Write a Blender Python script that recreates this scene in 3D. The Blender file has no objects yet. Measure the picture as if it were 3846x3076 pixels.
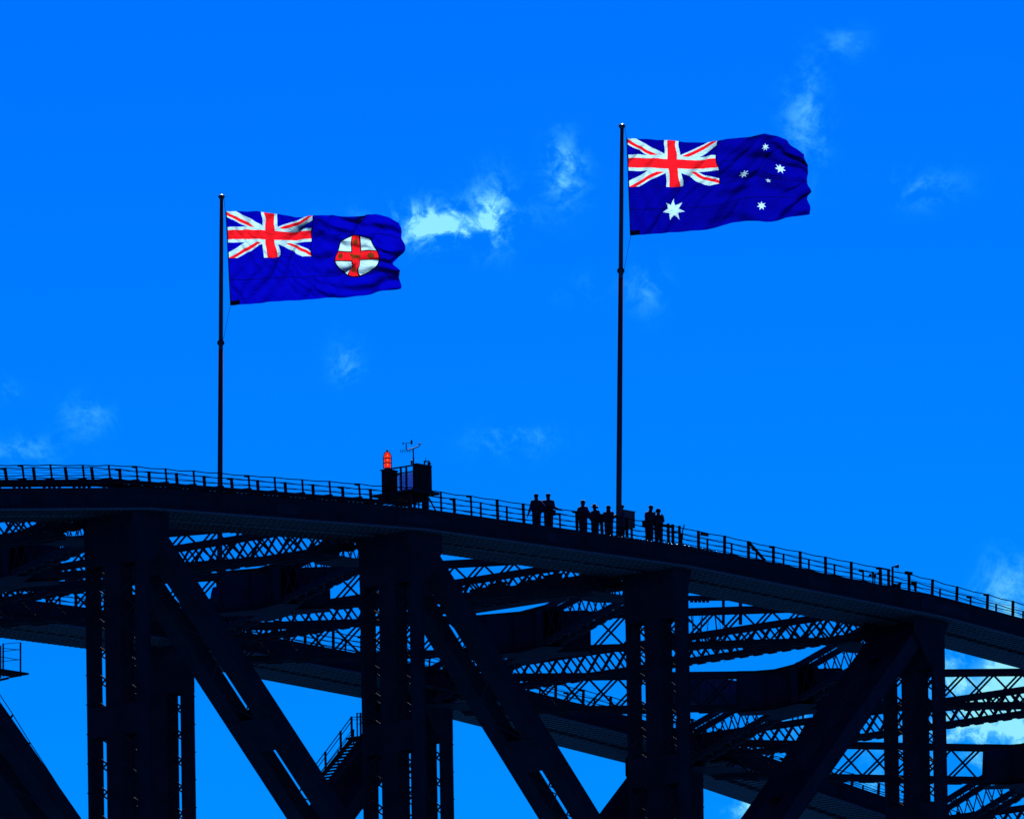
import bpy, bmesh, math, random
import numpy as np
from mathutils import Vector, Matrix
random.seed(7)
rng = np.random.default_rng(7)
SC = bpy.context.scene
COL = SC.collection
R = math.radians

# ---------------------------------------------------------------- camera
H0 = 134.0                                   # crown of the arch above the harbour
CAM = Vector((-608.892, -512.758, H0 - 129.171))
YAW, PITCH, ROLL = R(49.43799), R(9.67448), R(-1.01009)
fw = Vector((math.sin(YAW) * math.cos(PITCH), math.cos(YAW) * math.cos(PITCH), math.sin(PITCH)))
rt = Vector((math.cos(YAW), -math.sin(YAW), 0))
up = rt.cross(fw)
rt2 = rt * math.cos(ROLL) + up * math.sin(ROLL)
up2 = -rt * math.sin(ROLL) + up * math.cos(ROLL)
cd = bpy.data.cameras.new('camera')
cam = bpy.data.objects.new('camera', cd)
COL.objects.link(cam)
M = Matrix((rt2, up2, -fw)).transposed().to_4x4()
M.translation = CAM
cam.matrix_world = M
cd.sensor_fit = 'HORIZONTAL'
cd.sensor_width = 36
cd.lens = 66760.84 / 3846 * 36
cd.clip_start = 1
cd.clip_end = 60000
SC.camera = cam

# ---------------------------------------------------------------- sky, sun, exposure
SUN_AZ, SUN_EL = R(52), R(36)                # azimuth measured from +Y towards +X
SKY_STRENGTH = 0.05
world = bpy.data.worlds.new('World')
SC.world = world
world.use_nodes = True
wt = world.node_tree
wt.nodes.clear()


def nd(tree, typ, **kw):
    n = tree.nodes.new(typ)
    for k, v in kw.items():
        setattr(n, k, v)
    return n


def mth(tree, op, a, b=None, c=None, clamp=False):
    n = nd(tree, 'ShaderNodeMath', operation=op, use_clamp=clamp)
    for i, v in enumerate((a, b, c)):
        if v is None:
            continue
        if isinstance(v, (int, float)):
            n.inputs[i].default_value = v
        else:
            tree.links.new(v, n.inputs[i])
    return n.outputs[0]


def mixcol(tree, a, b, fac, blend='MIX'):
    n = nd(tree, 'ShaderNodeMix', data_type='RGBA', blend_type=blend)
    for s, v in ((0, fac), (6, a), (7, b)):
        if isinstance(v, (int, float)):
            n.inputs[s].default_value = v
        elif isinstance(v, tuple):
            n.inputs[s].default_value = v if len(v) == 4 else (*v, 1)
        else:
            tree.links.new(v, n.inputs[s])
    return n.outputs[2]


sky = nd(wt, 'ShaderNodeTexSky', sky_type='NISHITA', sun_disc=False)
sky.sun_elevation = SUN_EL
sky.sun_rotation = SUN_AZ
sky.altitude = 0
sky.air_density = 1.0
sky.dust_density = 0.2
sky.ozone_density = 2.0
gam = nd(wt, 'ShaderNodeGamma')
gam.inputs[1].default_value = 3.3
wt.links.new(sky.outputs[0], gam.inputs[0])
hsv = nd(wt, 'ShaderNodeHueSaturation')
hsv.inputs['Saturation'].default_value = 3.0   # the deep saturated blue of the whole sky
wt.links.new(gam.outputs[0], hsv.inputs['Color'])
SKY_TINT = (0.005, 0.0030, 0.0135)
skyc = mixcol(wt, hsv.outputs[0], SKY_TINT, 1.0, 'MULTIPLY')
skyc = mixcol(wt, skyc, (3.0, 4.0, 10.4), 1.0, 'DARKEN')    # even out the glow round the sun
# wispy clouds, laid out by azimuth and elevation in degrees
tc = nd(wt, 'ShaderNodeTexCoord')
sep = nd(wt, 'ShaderNodeSeparateXYZ')
wt.links.new(tc.outputs['Generated'], sep.inputs[0])
az = mth(wt, 'MULTIPLY', mth(wt, 'ARCTAN2', sep.outputs[0], sep.outputs[1]), 57.29578)
el = mth(wt, 'MULTIPLY', mth(wt, 'ARCSINE', sep.outputs[2]), 57.29578)
azs = mth(wt, 'MULTIPLY', az, math.cos(PITCH))
cmb = nd(wt, 'ShaderNodeCombineXYZ')
wt.links.new(azs, cmb.inputs[0])
wt.links.new(el, cmb.inputs[1])


def noise(scale, detail, rough, dist, off=0.0, coord=None, tree=wt):
    n = nd(tree, 'ShaderNodeTexNoise', noise_dimensions='3D')
    n.inputs['Scale'].default_value = scale
    n.inputs['Detail'].default_value = detail
    n.inputs['Roughness'].default_value = rough
    n.inputs['Distortion'].default_value = dist
    if coord is not None:
        tree.links.new(coord, n.inputs['Vector'])
    return n.outputs[0]


n1 = noise(5.5, 7, 0.62, 0.8, coord=cmb.outputs[0])
n2 = noise(20, 6, 0.7, 0.6, coord=cmb.outputs[0])
nz = mth(wt, 'ADD', mth(wt, 'MULTIPLY', n1, 0.68), mth(wt, 'MULTIPLY', n2, 0.32))
PXD = 57.29578 / 66760.84
# azimuth and elevation of each wisp in degrees, its half sizes, its strength
CLOUDS = [(1620, 850, 250, 75, 1.0), (1850, 790, 95, 130, .72), (1740, 830, 150, 75, .75), (2120, 640, 75, 120, .75), (1560, 850, 120, 70, .5), (3030, 440, 85, 190, .46),
          (2420, 1080, 75, 100, .36), (2200, 1090, 120, 50, .2), (1300, 1360, 60, 80, .46), (1930, 1650, 140, 60, .46),
          (320, 1560, 90, 75, .38), (80, 1690, 150, 55, .34), (3470, 705, 140, 70, .34), (3170, 160, 90, 60, .28),
          (3800, 2230, 130, 150, .5), (3790, 2580, 230, 190, 2.3), (3650, 2760, 260, 150, .7), (2850, 3050, 110, 110, 1.3), (3120, 3060, 160, 60, 1.5), (3200, 2930, 250, 110, .6), (3000, 2690, 90, 80, .6), (30, 1470, 60, 40, .25)]


def azel(px, py):
    d = fw + rt2 * ((px - 1923) / 66760.84) - up2 * ((py - 1538) / 66760.84)
    d.normalize()
    return math.degrees(math.atan2(d.x, d.y)) * math.cos(PITCH), math.degrees(math.asin(d.z))


tot = None
for (px, py, sx, sy, amp) in CLOUDS:
    a0, e0 = azel(px, py)
    dx = mth(wt, 'MULTIPLY', mth(wt, 'SUBTRACT', azs, a0), 1 / (sx * PXD))
    dy = mth(wt, 'MULTIPLY', mth(wt, 'SUBTRACT', el, e0), 1 / (sy * PXD))
    r2 = mth(wt, 'ADD', mth(wt, 'MULTIPLY', dx, dx), mth(wt, 'MULTIPLY', dy, dy))
    m = mth(wt, 'MULTIPLY', mth(wt, 'POWER', 2.71828, mth(wt, 'MULTIPLY', r2, -1.0)), amp)
    tot = m if tot is None else mth(wt, 'ADD', tot, m)
# scattered wisps over the rest of the sky
glob = mth(wt, 'MULTIPLY', mth(wt, 'SUBTRACT', noise(0.35, 3, 0.5, 0.3, coord=cmb.outputs[0]), 0.70, clamp=True), 2.0)
tot = mth(wt, 'ADD', tot, glob)
wis = nd(wt, 'ShaderNodeMapRange', interpolation_type='SMOOTHSTEP')
wis.inputs['From Min'].default_value = 0.42
wis.inputs['From Max'].default_value = 0.66
wt.links.new(nz, wis.inputs['Value'])
cl = mth(wt, 'MULTIPLY', tot, mth(wt, 'MULTIPLY', wis.outputs[0], 1.15))
# thick clouds fill in
cl = mth(wt, 'ADD', cl, mth(wt, 'MULTIPLY', mth(wt, 'SUBTRACT', tot, 1.2, clamp=True), 0.9), clamp=True)
CLOUD_COL = mixcol(wt, (0.3, 5.8, 10.2), (2.9, 8.4, 10.4), cl)
skyfin = mixcol(wt, skyc, CLOUD_COL, cl)
bg = nd(wt, 'ShaderNodeBackground')
bg.inputs[1].default_value = SKY_STRENGTH
wt.links.new(skyfin, bg.inputs[0])
wo = nd(wt, 'ShaderNodeOutputWorld')
wt.links.new(bg.outputs[0], wo.inputs[0])

sd = bpy.data.lights.new('sun', 'SUN')
sd.energy = 5.0
sd.angle = R(0.53)
sd.color = (1.0, 0.96, 0.9)
sun = bpy.data.objects.new('sun', sd)
COL.objects.link(sun)
sdir = Vector((math.sin(SUN_AZ) * math.cos(SUN_EL), math.cos(SUN_AZ) * math.cos(SUN_EL), math.sin(SUN_EL)))
sun.rotation_euler = sdir.to_track_quat('Z', 'Y').to_euler()
sun.location = (200, 60, H0 + 200)
SC.view_settings.view_transform = 'Standard'
SC.view_settings.look = 'None'
SC.view_settings.exposure = 1.0
SC.view_settings.gamma = 1.0

# ---------------------------------------------------------------- materials


def mat(name, col, rough=0.5, metal=0.0, var=0.25, nscale=3.0, bump=0.0, emit=None, estr=0.0, spec=0.5, trans=0.0):
    m = bpy.data.materials.new(name)
    m.use_nodes = True
    t = m.node_tree
    b = t.nodes['Principled BSDF']
    b.inputs['Roughness'].default_value = rough
    b.inputs['Metallic'].default_value = metal
    b.inputs['Specular IOR Level'].default_value = spec
    g = nd(t, 'ShaderNodeNewGeometry')
    n = noise(nscale, 5, 0.6, 0.2, coord=g.outputs['Position'], tree=t)
    lo = tuple(c * (1 - var) for c in col)
    hi = tuple(min(1, c * (1 + var)) for c in col)
    t.links.new(mixcol(t, lo, hi, n), b.inputs['Base Color'])
    if bump:
        bp = nd(t, 'ShaderNodeBump')
        bp.inputs['Strength'].default_value = bump
        bp.inputs['Distance'].default_value = 0.02
        t.links.new(noise(nscale * 6, 4, 0.6, 0, coord=g.outputs['Position'], tree=t), bp.inputs['Height'])
        t.links.new(bp.outputs[0], b.inputs['Normal'])
    if emit:
        b.inputs['Emission Color'].default_value = (*emit, 1)
        b.inputs['Emission Strength'].default_value = estr
    if trans:
        b.inputs['Transmission Weight'].default_value = trans
    return m


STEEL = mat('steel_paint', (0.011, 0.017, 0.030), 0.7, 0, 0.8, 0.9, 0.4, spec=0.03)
STEEL2 = mat('steel_paint_lighter', (0.015, 0.023, 0.040), 0.7, 0, 0.7, 1.3, 0.3, spec=0.03)  # lighter steel; on gusset undersides and right diagonals the light is in the colour
SOFFIT_LIT = mat('soffit_plate', (0.07, 0.10, 0.13), 0.7, 0, 0.35, 1.5, 0.3, spec=0.03)  # lighter than the steel: bounce light from the water put into the colour
RIVET = mat('rivet_steel', (0.012, 0.012, 0.014), 0.6, spec=0.2)
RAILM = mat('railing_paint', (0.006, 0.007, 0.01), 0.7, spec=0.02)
PANEL = mat('panel_sheet', (0.03, 0.045, 0.09), 0.6, 0, 0.5, 2.0, spec=0.05)
CABLE = mat('cable_steel', (0.006, 0.006, 0.016), 0.7, 0.0, spec=0.0)
POLE = mat('pole_paint', (0.04, 0.055, 0.075), 0.6, 0, 0.3, 2.0, spec=0.06)
POLEC = mat('pole_cap', (0.05, 0.06, 0.07), 0.35, 0.0, spec=0.2)
BRIGHT = mat('bright_metal', (0.7, 0.7, 0.68), 0.35, 0.6)
CABIN = mat('cabinet_metal', (0.018, 0.023, 0.034), 0.6, 0, 0.5, 5, spec=0.05)
CABLT = mat('cabinet_grey', (0.07, 0.085, 0.10), 0.5, 0, 0.3, 4, spec=0.3)
REDL = mat('red_lens', (0.35, 0.006, 0.0), 0.3, 0, 0.2, 20, emit=(1.0, 0.028, 0.008), estr=0.44, spec=0.15)
BULB = mat('lamp_bulb', (1.0, 0.4, 0.1), 0.3, 0, emit=(1.0, 0.22, 0.04), estr=0.55)
DARK = mat('dark_rubber', (0.01, 0.01, 0.012), 0.7, spec=0.2)
MESHP = mat('screen_sheet', (0.05, 0.16, 0.5), 0.3, 0, 0.2, 3, spec=0.3, trans=0.75)
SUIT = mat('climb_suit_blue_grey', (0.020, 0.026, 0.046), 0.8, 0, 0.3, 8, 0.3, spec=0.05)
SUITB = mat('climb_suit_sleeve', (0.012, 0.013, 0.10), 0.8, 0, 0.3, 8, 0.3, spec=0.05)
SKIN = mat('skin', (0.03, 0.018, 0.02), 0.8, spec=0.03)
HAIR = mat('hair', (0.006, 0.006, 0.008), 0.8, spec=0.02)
HATM = mat('hat_cloth', (0.012, 0.012, 0.02), 0.8, spec=0.2)
LAMPF = mat('lamp_face', (0.5, 0.5, 0.5), 0.2, 0, spec=0.5)
WATER = mat('harbour_water', (0.01, 0.06, 0.17), 0.6, 0, 0.3, 0.01, 0.3, spec=0.0)

# ---------------------------------------------------------------- helpers
BASE = {}


class MB:
    def __init__(s):
        s.v, s.f, s.m = [], [], []

    def add(s, vs, fs, mi=0):
        o = len(s.v)
        s.v += [tuple(v) for v in vs]
        s.f += [tuple(i + o for i in f) for f in fs]
        s.m += [mi] * len(fs)

    def box(s, a, b, mi=0):
        (x0, y0, z0), (x1, y1, z1) = a, b
        s.add([(x0, y0, z0), (x1, y0, z0), (x1, y1, z0), (x0, y1, z0), (x0, y0, z1), (x1, y0, z1), (x1, y1, z1), (x0, y1, z1)],
              [(0, 3, 2, 1), (4, 5, 6, 7), (0, 1, 5, 4), (1, 2, 6, 5), (2, 3, 7, 6), (3, 0, 4, 7)], mi)

    def beam(s, p, q, w, h, side=None, mi=0):
        """box from p to q, w across `side`, h across the other way"""
        p, q = Vector(p), Vector(q)
        d = (q - p).normalized()
        if side is None:
            side = Vector((0, 0, 1)).cross(d)
            if side.length < 1e-3:
                side = Vector((1, 0, 0))
        side = Vector(side)
        side = (side - d * side.dot(d)).normalized()
        n = d.cross(side)
        a, b = side * (w / 2), n * (h / 2)
        s.add([p - a - b, p + a - b, p + a + b, p - a + b, q - a - b, q + a - b, q + a + b, q - a + b],
              [(0, 3, 2, 1), (4, 5, 6, 7), (0, 1, 5, 4), (1, 2, 6, 5), (2, 3, 7, 6), (3, 0, 4, 7)], mi)

    def loft(s, rings, mi=0, caps=True):
        n = len(rings[0])
        vs = [v for r in rings for v in r]
        fs = []
        for i in range(len(rings) - 1):
            for j in range(n):
                k = (j + 1) % n
                fs.append((i * n + j, i * n + k, (i + 1) * n + k, (i + 1) * n + j))
        if caps:
            fs.append(tuple(range(n - 1, -1, -1)))
            fs.append(tuple((len(rings) - 1) * n + j for j in range(n)))
        s.add(vs, fs, mi)

    def tube(s, pts, r, n=6, mi=0):
        pts = [Vector(p) for p in pts]
        rs = r if isinstance(r, (list, tuple)) else [r] * len(pts)
        rings = []
        for i, p in enumerate(pts):
            d = (pts[min(i + 1, len(pts) - 1)] - pts[max(i - 1, 0)]).normalized()
            ref = Vector((0, 0, 1)) if abs(d.z) < 0.9 else Vector((1, 0, 0))
            a = ref.cross(d).normalized()
            b = d.cross(a)
            rings.append([p + (a * math.cos(6.28319 * k / n) + b * math.sin(6.28319 * k / n)) * rs[i] for k in range(n)])
        s.loft(rings, mi)

    def lathe(s, c, prof, n=16, mi=0):
        """profile of (radius, height) about the vertical through c"""
        c = Vector(c)
        s.loft([[c + Vector((max(r, 1e-4) * math.cos(6.28319 * k / n), max(r, 1e-4) * math.sin(6.28319 * k / n), h)) for k in range(n)] for r, h in prof], mi)

    def prism(s, poly, a, b, axis='y', mi=0):
        """polygon of (x,z) extruded from y=a to y=b, or of (x,y) from z=a to z=b"""
        if axis == 'y':
            s.loft([[(x, a, z) for x, z in poly], [(x, b, z) for x, z in poly]], mi)
        else:
            s.loft([[(x, y, a) for x, y in poly], [(x, y, b) for x, y in poly]], mi)

    def build(s, name, mats, parent=None, label=None, kind=None, smooth=False):
        b = Vector(BASE[parent.name]) if parent else Vector((0, 0, 0))
        me = bpy.data.meshes.new(name)
        me.from_pydata([(v[0] - b.x, v[1] - b.y, v[2] - b.z) for v in s.v], [], s.f)
        for m in (mats if isinstance(mats, (list, tuple)) else [mats]):
            me.materials.append(m)
        if any(s.m):
            me.polygons.foreach_set('material_index', s.m)
        if smooth:
            me.polygons.foreach_set('use_smooth', [True] * len(me.polygons))
        bm = bmesh.new()
        bm.from_mesh(me)
        bmesh.ops.recalc_face_normals(bm, faces=bm.faces)
        bm.to_mesh(me)
        bm.free()
        o = bpy.data.objects.new(name, me)
        COL.objects.link(o)
        if parent:
            o.parent = parent
            BASE[o.name] = tuple(b)
        else:
            o.location = (0, 0, H0)
            BASE[o.name] = (0, 0, 0)
        if label:
            o['label'] = label
        if kind:
            o['kind'] = kind
        return o


def thing(name, label, cat, base, group=None):
    o = bpy.data.objects.new(name, None)
    COL.objects.link(o)
    o.location = (base[0], base[1], base[2] + H0)
    BASE[o.name] = tuple(base)
    tag(o, label, cat, group)
    return o


def tag(o, label, cat, group=None):
    o['label'] = label
    o['category'] = cat
    if group:
        o['group'] = group


_unit = {}


def bar(name, p, q, w, h, side, m, parent):
    """one straight bar as an object of its own; alike bars share one mesh"""
    if m.name not in _unit:
        mb = MB()
        mb.box((-.5, -.5, -.5), (.5, .5, .5))
        me = bpy.data.meshes.new('bar')
        me.from_pydata(mb.v, [], mb.f)
        me.materials.append(m)
        _unit[m.name] = me
    p, q = Vector(p), Vector(q)
    d = q - p
    L = d.length
    d.normalize()
    side = Vector(side)
    side = (side - d * side.dot(d)).normalized()
    n = d.cross(side)
    mm = Matrix((side * w, n * h, d * L)).transposed().to_4x4()
    o = bpy.data.objects.new(name, _unit[m.name])
    COL.objects.link(o)
    mm.translation = (p + q) / 2 - Vector(BASE[parent.name])
    o.parent = parent
    o.matrix_local = mm
    return o


def sub_empty(name, parent):
    o = bpy.data.objects.new(name, None)
    COL.objects.link(o)
    o.parent = parent
    BASE[o.name] = BASE[parent.name]
    return o


# ---------------------------------------------------------------- arch geometry
P, S = 18.3, 30.0                            # panel length, distance between the two trusses
ZN = {0: 0, 1: -.36, 2: -1.5, 3: -3.66, 4: -6.5, 5: -10}
NODES = range(-4, 5)


def zn(i):
    return ZN[abs(i)]


def zt(x):
    i = math.floor(x / P)
    t = x / P - i
    return zn(i) * (1 - t) + zn(i + 1) * t


# ---------------------------------------------------------------- water
mb = MB()
mb.add([(-30000, -30000, -H0), (30000, -30000, -H0), (30000, 30000, -H0), (-30000, 30000, -H0)], [(0, 1, 2, 3)])
w = mb.build('harbour_water', WATER)
w['kind'] = 'structure'

# ---------------------------------------------------------------- the bridge
bridge = thing('arch_bridge', 'dark riveted steel arch bridge with lattice bracing crossing the lower half of the picture', 'bridge', (0, 0, 0))
stations = [i * P for i in NODES]


def extrude(mb, y0, y1, z0, z1, xa=None, xb=None, mi=0):
    xs = [x for x in stations if (xa is None or x > xa) and (xb is None or x < xb)]
    if xa is not None:
        xs = [xa] + xs
    if xb is not None:
        xs = xs + [xb]
    mb.loft([[(x, y0, zt(x) + z0), (x, y1, zt(x) + z0), (x, y1, zt(x) + z1), (x, y0, zt(x) + z1)] for x in xs], mi)


lacing_rest = MB()
LACE = []                                    # candidate lacing bars: (parent, p, q, w, h, side)

for T in (0, 1):
    Y = T * S
    mb = MB()
    extrude(mb, Y - 1.93, Y + 2.3, -1.0, -.155)          # webs
    extrude(mb, Y - 2.02, Y + 2.4, -.16, -.11)               # top flange
    extrude(mb, Y - 2.0, Y - 1.925, -.32, -.165)           # flange angles, both faces
    extrude(mb, Y + 2.295, Y + 2.37, -.32, -.165)
    extrude(mb, Y - 2.0, Y - 1.925, -.995, -.85)
    extrude(mb, Y + 2.295, Y + 2.37, -.995, -.85)
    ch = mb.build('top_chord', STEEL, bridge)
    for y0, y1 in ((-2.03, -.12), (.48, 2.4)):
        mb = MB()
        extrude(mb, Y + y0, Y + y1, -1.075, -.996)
        mb.build('soffit_plate', SOFFIT_LIT, ch)
    mb = MB()
    x = -4 * P + .3
    k = 0
    while x < 4 * P:
        z = zt(x) - 1.075
        for y0, y1 in ((-1.98, -.17), (.53, 2.35)):
            for s in range(5):
                a = Y + y0 + (y1 - y0) * (s + .12) / 5
                b = Y + y0 + (y1 - y0) * (s + .88) / 5
                dx = .18 if y0 > 0 else 0
                mb.box((x + dx - .035, a, z - .03), (x + dx + .035, b, z + .01))
        # lacing across the slot between the two plates
        mb.beam((x, Y - .13, z + .05), (x + (.37 if k % 2 else -.37), Y + .5, z + .05), .07, .03)
        x += .37
        k += 1
    mb.build('rivet_rows', RIVET, ch, kind='stuff')
    # web splice plates at and between the panel points
    for i in NODES:
        if T == 0 and not -3 <= i <= 2 or T == 1 and not -1 <= i <= 4:
            continue
        for x0, x1 in ((i * P - 1.7, i * P + 1.75), (i * P + 8.4, i * P + 9.9)):
            if x1 > 4 * P:
                continue
            mb = MB()
            xs = [x0] + [q for q in stations if x0 < q < x1] + [x1]
            mb.loft([[(x, Y - 1.955, zt(x) - .83), (x, Y - 1.955, zt(x) - .34), (x, Y - 1.92, zt(x) - .34), (x, Y - 1.92, zt(x) - .83)] for x in xs])
            mb.build('splice_plate', STEEL2, ch)

    # ---- gussets, posts
    for i in NODES:
        if T == 0 and not -3 <= i <= 2 or T == 1 and not -1 <= i <= 3:
            continue
        X, z = i * P, zn(i)
        toward = 1 if i < 0 else -1                        # diagonals run down towards the crown
        po = sub_empty('vertical_post', bridge)
        zb = z - 18.6
        for nm, y0, y1, hx in (('leg', -1.49, -1.42, .42), ('leg', -.49, .39, .40), ('leg', 1.37, 1.49, .42)):
            mb = MB()
            mb.box((X - hx, Y + y0, zb), (X + hx, Y + y1, z - .98))
            for sx in (-1, 1):                             # edge angles give the leg its lips
                mb.box((X + sx * (hx - .012) - .013, Y + y0 - .035, zb), (X + sx * (hx - .012) + .013, Y + y1 + .035, z - .98))
            if nm == 'leg' and y1 < 1.4 and y0 < -1:
                zz = z - 2.2
                while zz > zb:                          # step bolts on the outer edge
                    mb.box((X + hx - .02, Y + y0 - .02, zz), (X + hx + .07, Y + y0 + .05, zz + .05))
                    zz -= 1.3
            if y0 > 1:
                zz = z - 2.9
                while zz > zb:
                    mb.box((X - hx - .07, Y + y1 - .05, zz), (X - hx + .02, Y + y1 + .02, zz + .05))
                    zz -= 1.3
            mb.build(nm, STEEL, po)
        zbats = [(z - 3.35, z - .98), (z - 10.9, z - 9.55)]
        for a, b in zbats:
            for sx in (-1, 1):
                mb = MB()
                x0 = X + sx * .425
                mb.box((min(x0, x0 + sx * .025), Y - 1.5, a), (max(x0, x0 + sx * .025), Y + 1.5, b))
                mb.build('batten_plate', STEEL, po)
        mb = MB()
        for g, (y0, y1) in enumerate(((-1.40, -.5), (.41, 1.35))):
            for pl, sx in enumerate((-1, 1)):
                zz, k = z - 3.4, 0
                while zz > zb:
                    a, b = (y0, y1) if (k + pl + g) % 2 else (y1, y0)
                    if not (z - 10.9 < zz - .31 < z - 9.55):
                        mb.beam((X + sx * .405, Y + a, zz), (X + sx * .405, Y + b, zz - .62), .015, .075, side=(1, 0, 0))
                    zz -= .62
                    k += 1
        mb.build('lacing', STEEL, po, kind='stuff')
        # gusset plates on both faces of the chord
        zc = z - .98
        pol = [(-.7, 0), (.7, 0), (.44, -.9), (.44, -2.3), (-.43, -2.3), (-.43, -.9)] if i == 0 else [(-.75, 0), (1.72, 0), (1.72, -.85), (.95, -1.9), (.44, -2.3), (-.43, -2.3), (-.43, -.8), (-.75, -.2)]
        for y in (-1.53, 1.488):
            mb = MB()
            mb.prism([(X + toward * a, zc + b) for a, b in pol], Y + y, Y + y + .042)
            mb.build('gusset_plate', STEEL, po)

    # ---- diagonals of the truss
    for i in ((-3, -2, -1, 1, 2) if T == 0 else (-1, 1, 2, 3)):
        tw = 1 if i < 0 else -1
        a = Vector((i * P, Y, zn(i) - .75))
        b = Vector(((i + tw) * P, Y, zn(i + tw) - 19.2))
        d = (b - a).normalized()
        n = Vector((0, 1, 0)).cross(d)
        a2 = a + d * 1.6
        dg = sub_empty('diagonal_member', bridge)
        for y0, y1 in ((-1.33, -.48), (.50, 1.33)):
            mb = MB()
            mb.beam(a2 + Vector((0, (y0 + y1) / 2, 0)), b + Vector((0, (y0 + y1) / 2, 0)), y1 - y0, .74, side=(0, 1, 0))
            for sn in (-1, 1):                             # lips of the corner angles
                for yy in (y0, y1):
                    mb.beam(a2 + Vector((0, yy, 0)) + n * sn * .355, b + Vector((0, yy, 0)) + n * sn * .355, .06, .05, side=(0, 1, 0))
                tq = 3.0
                while tq < 24 and (sn < 0) == (y0 > 0):   # step bolts
                    q = a2 + d * tq + Vector((0, y1 if y0 > 0 else y0, 0)) + n * sn * .37
                    mb.beam(q, q + n * sn * .09, .06, .06, side=(0, 1, 0))
                    tq += 1.35
            mb.build('leg', STEEL2 if (T == 0 and i > 0) else STEEL, dg)  # near right-hand legs take the lighter steel, their slight light painted in
        L = (b - a2).length
        bats = [(.2, 2.0), (10.4, 12.2), (20.0, 21.4)]
        for t0, t1 in bats:
            for sn in (-1, 1):
                mb = MB()
                mb.beam(a2 + d * t0 + n * sn * .395, a2 + d * t1 + n * sn * .395, 2.62, .025, side=(0, 1, 0))
                mb.build('batten_plate', STEEL, dg)
        mb = MB()
        t, k = 2.3, 0
        while t < L - 1:
            if not any(q0 - .3 < t < q1 for q0, q1 in bats):
                for sn in (-1, 1):
                    yy = (-.43, .45) if (k + (sn > 0)) % 2 else (.45, -.43)
                    mb.beam(a2 + d * t + n * sn * .38 + Vector((0, yy[0], 0)), a2 + d * (t + .85) + n * sn * .38 + Vector((0, yy[1], 0)), .07, .015, side=(0, 1, 0) if 0 else n.cross(d))
            t += .85 if i == -1 and T == 0 and t > 11 else 2.4
            k += 1
        mb.build('lacing', STEEL, dg, kind='stuff')


# ---------------------------------------------------------------- lateral system between the two top chords
def girder(name, A, B, depth, width, cell, ah, solid=None, zo=-.06):
    """box lattice girder with its top centre line from A to B; solid: (t0,t1) metres that are plated"""
    A, B = Vector(A), Vector(B)
    A.z += zo
    B.z += zo
    D = B - A
    L = D.length
    d = D.normalized()
    s = Vector((0, 0, 1)).cross(d).normalized()
    u = d.cross(s)
    if u.z < 0:
        u = -u
    g = sub_empty(name, bridge)
    for sy in (-1, 1):
        for lvl in (0, 1):
            mb = MB()
            c = s * (sy * (width / 2 - .09)) + u * (-ah / 2 if lvl == 0 else -depth + ah / 2)
            mb.beam(A + c, B + c, .18, ah, side=s)
            if lvl == 1:                                    # ends of the tie plates hang below the flange
                t = .5
                while t < L:
                    q = A + c + d * t - u * (ah / 2)
                    mb.beam(q, q + d * cell * .55 - u * .012, .16, .09, side=s)
                    t += cell
            mb.build('flange_angle', STEEL, g)
    hz = depth - 2 * ah
    n = max(1, int(round(L / cell)))
    cl_ = L / n
    for sy in (-1, 1):
        off = s * (sy * (width / 2 - .03))
        for k in range(n):
            t0, t1 = k * cl_, (k + 1) * cl_
            if solid and t1 > solid[0] + .01 and t0 < solid[1] - .01:
                continue
            for q0, q1 in ((t0, t1), (t1, t0)):
                p = A + d * q0 + off - u * (ah - .06)
                q = A + d * q1 + off - u * (depth - ah + .06)
                LACE.append((g, p + s * (.012 if q0 < q1 else -.012) * sy, q + s * (.012 if q0 < q1 else -.012) * sy, .02, .095, s))
    # flat lacing in the top and bottom planes
    for lvl in (0, 1):
        for k in range(n):
            t0, t1 = k * cl_, (k + 1) * cl_
            sy = 1 if k % 2 else -1
            zz = -.02 if lvl == 0 else -depth + .02
            p = A + d * t0 + s * (sy * (width / 2 - .15)) + u * zz
            q = A + d * t1 - s * (sy * (width / 2 - .15)) + u * zz
            lacing_rest.beam(p, q, .09, .02)
    if solid:
        a, b = A + d * solid[0], A + d * solid[1]
        for sy in (-1, 1):
            mb = MB()
            c = s * (sy * (width / 2 + .012)) - u * (depth / 2)
            mb.beam(a + c, b + c, .02, depth + .02, side=s)
            mb.build('web_plate', STEEL2, g)
            for tt in (solid[0] + .03, (solid[0] + solid[1]) / 2 - 1.1, (solid[0] + solid[1]) / 2 + 1.1, solid[1] - .03):
                mb = MB()
                q = A + d * tt + s * (sy * (width / 2 + .05))
                mb.beam(q - u * .02, q - u * (depth - .02), .08, .1, side=s)
                mb.build('web_stiffener', STEEL, g)
    return g


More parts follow.
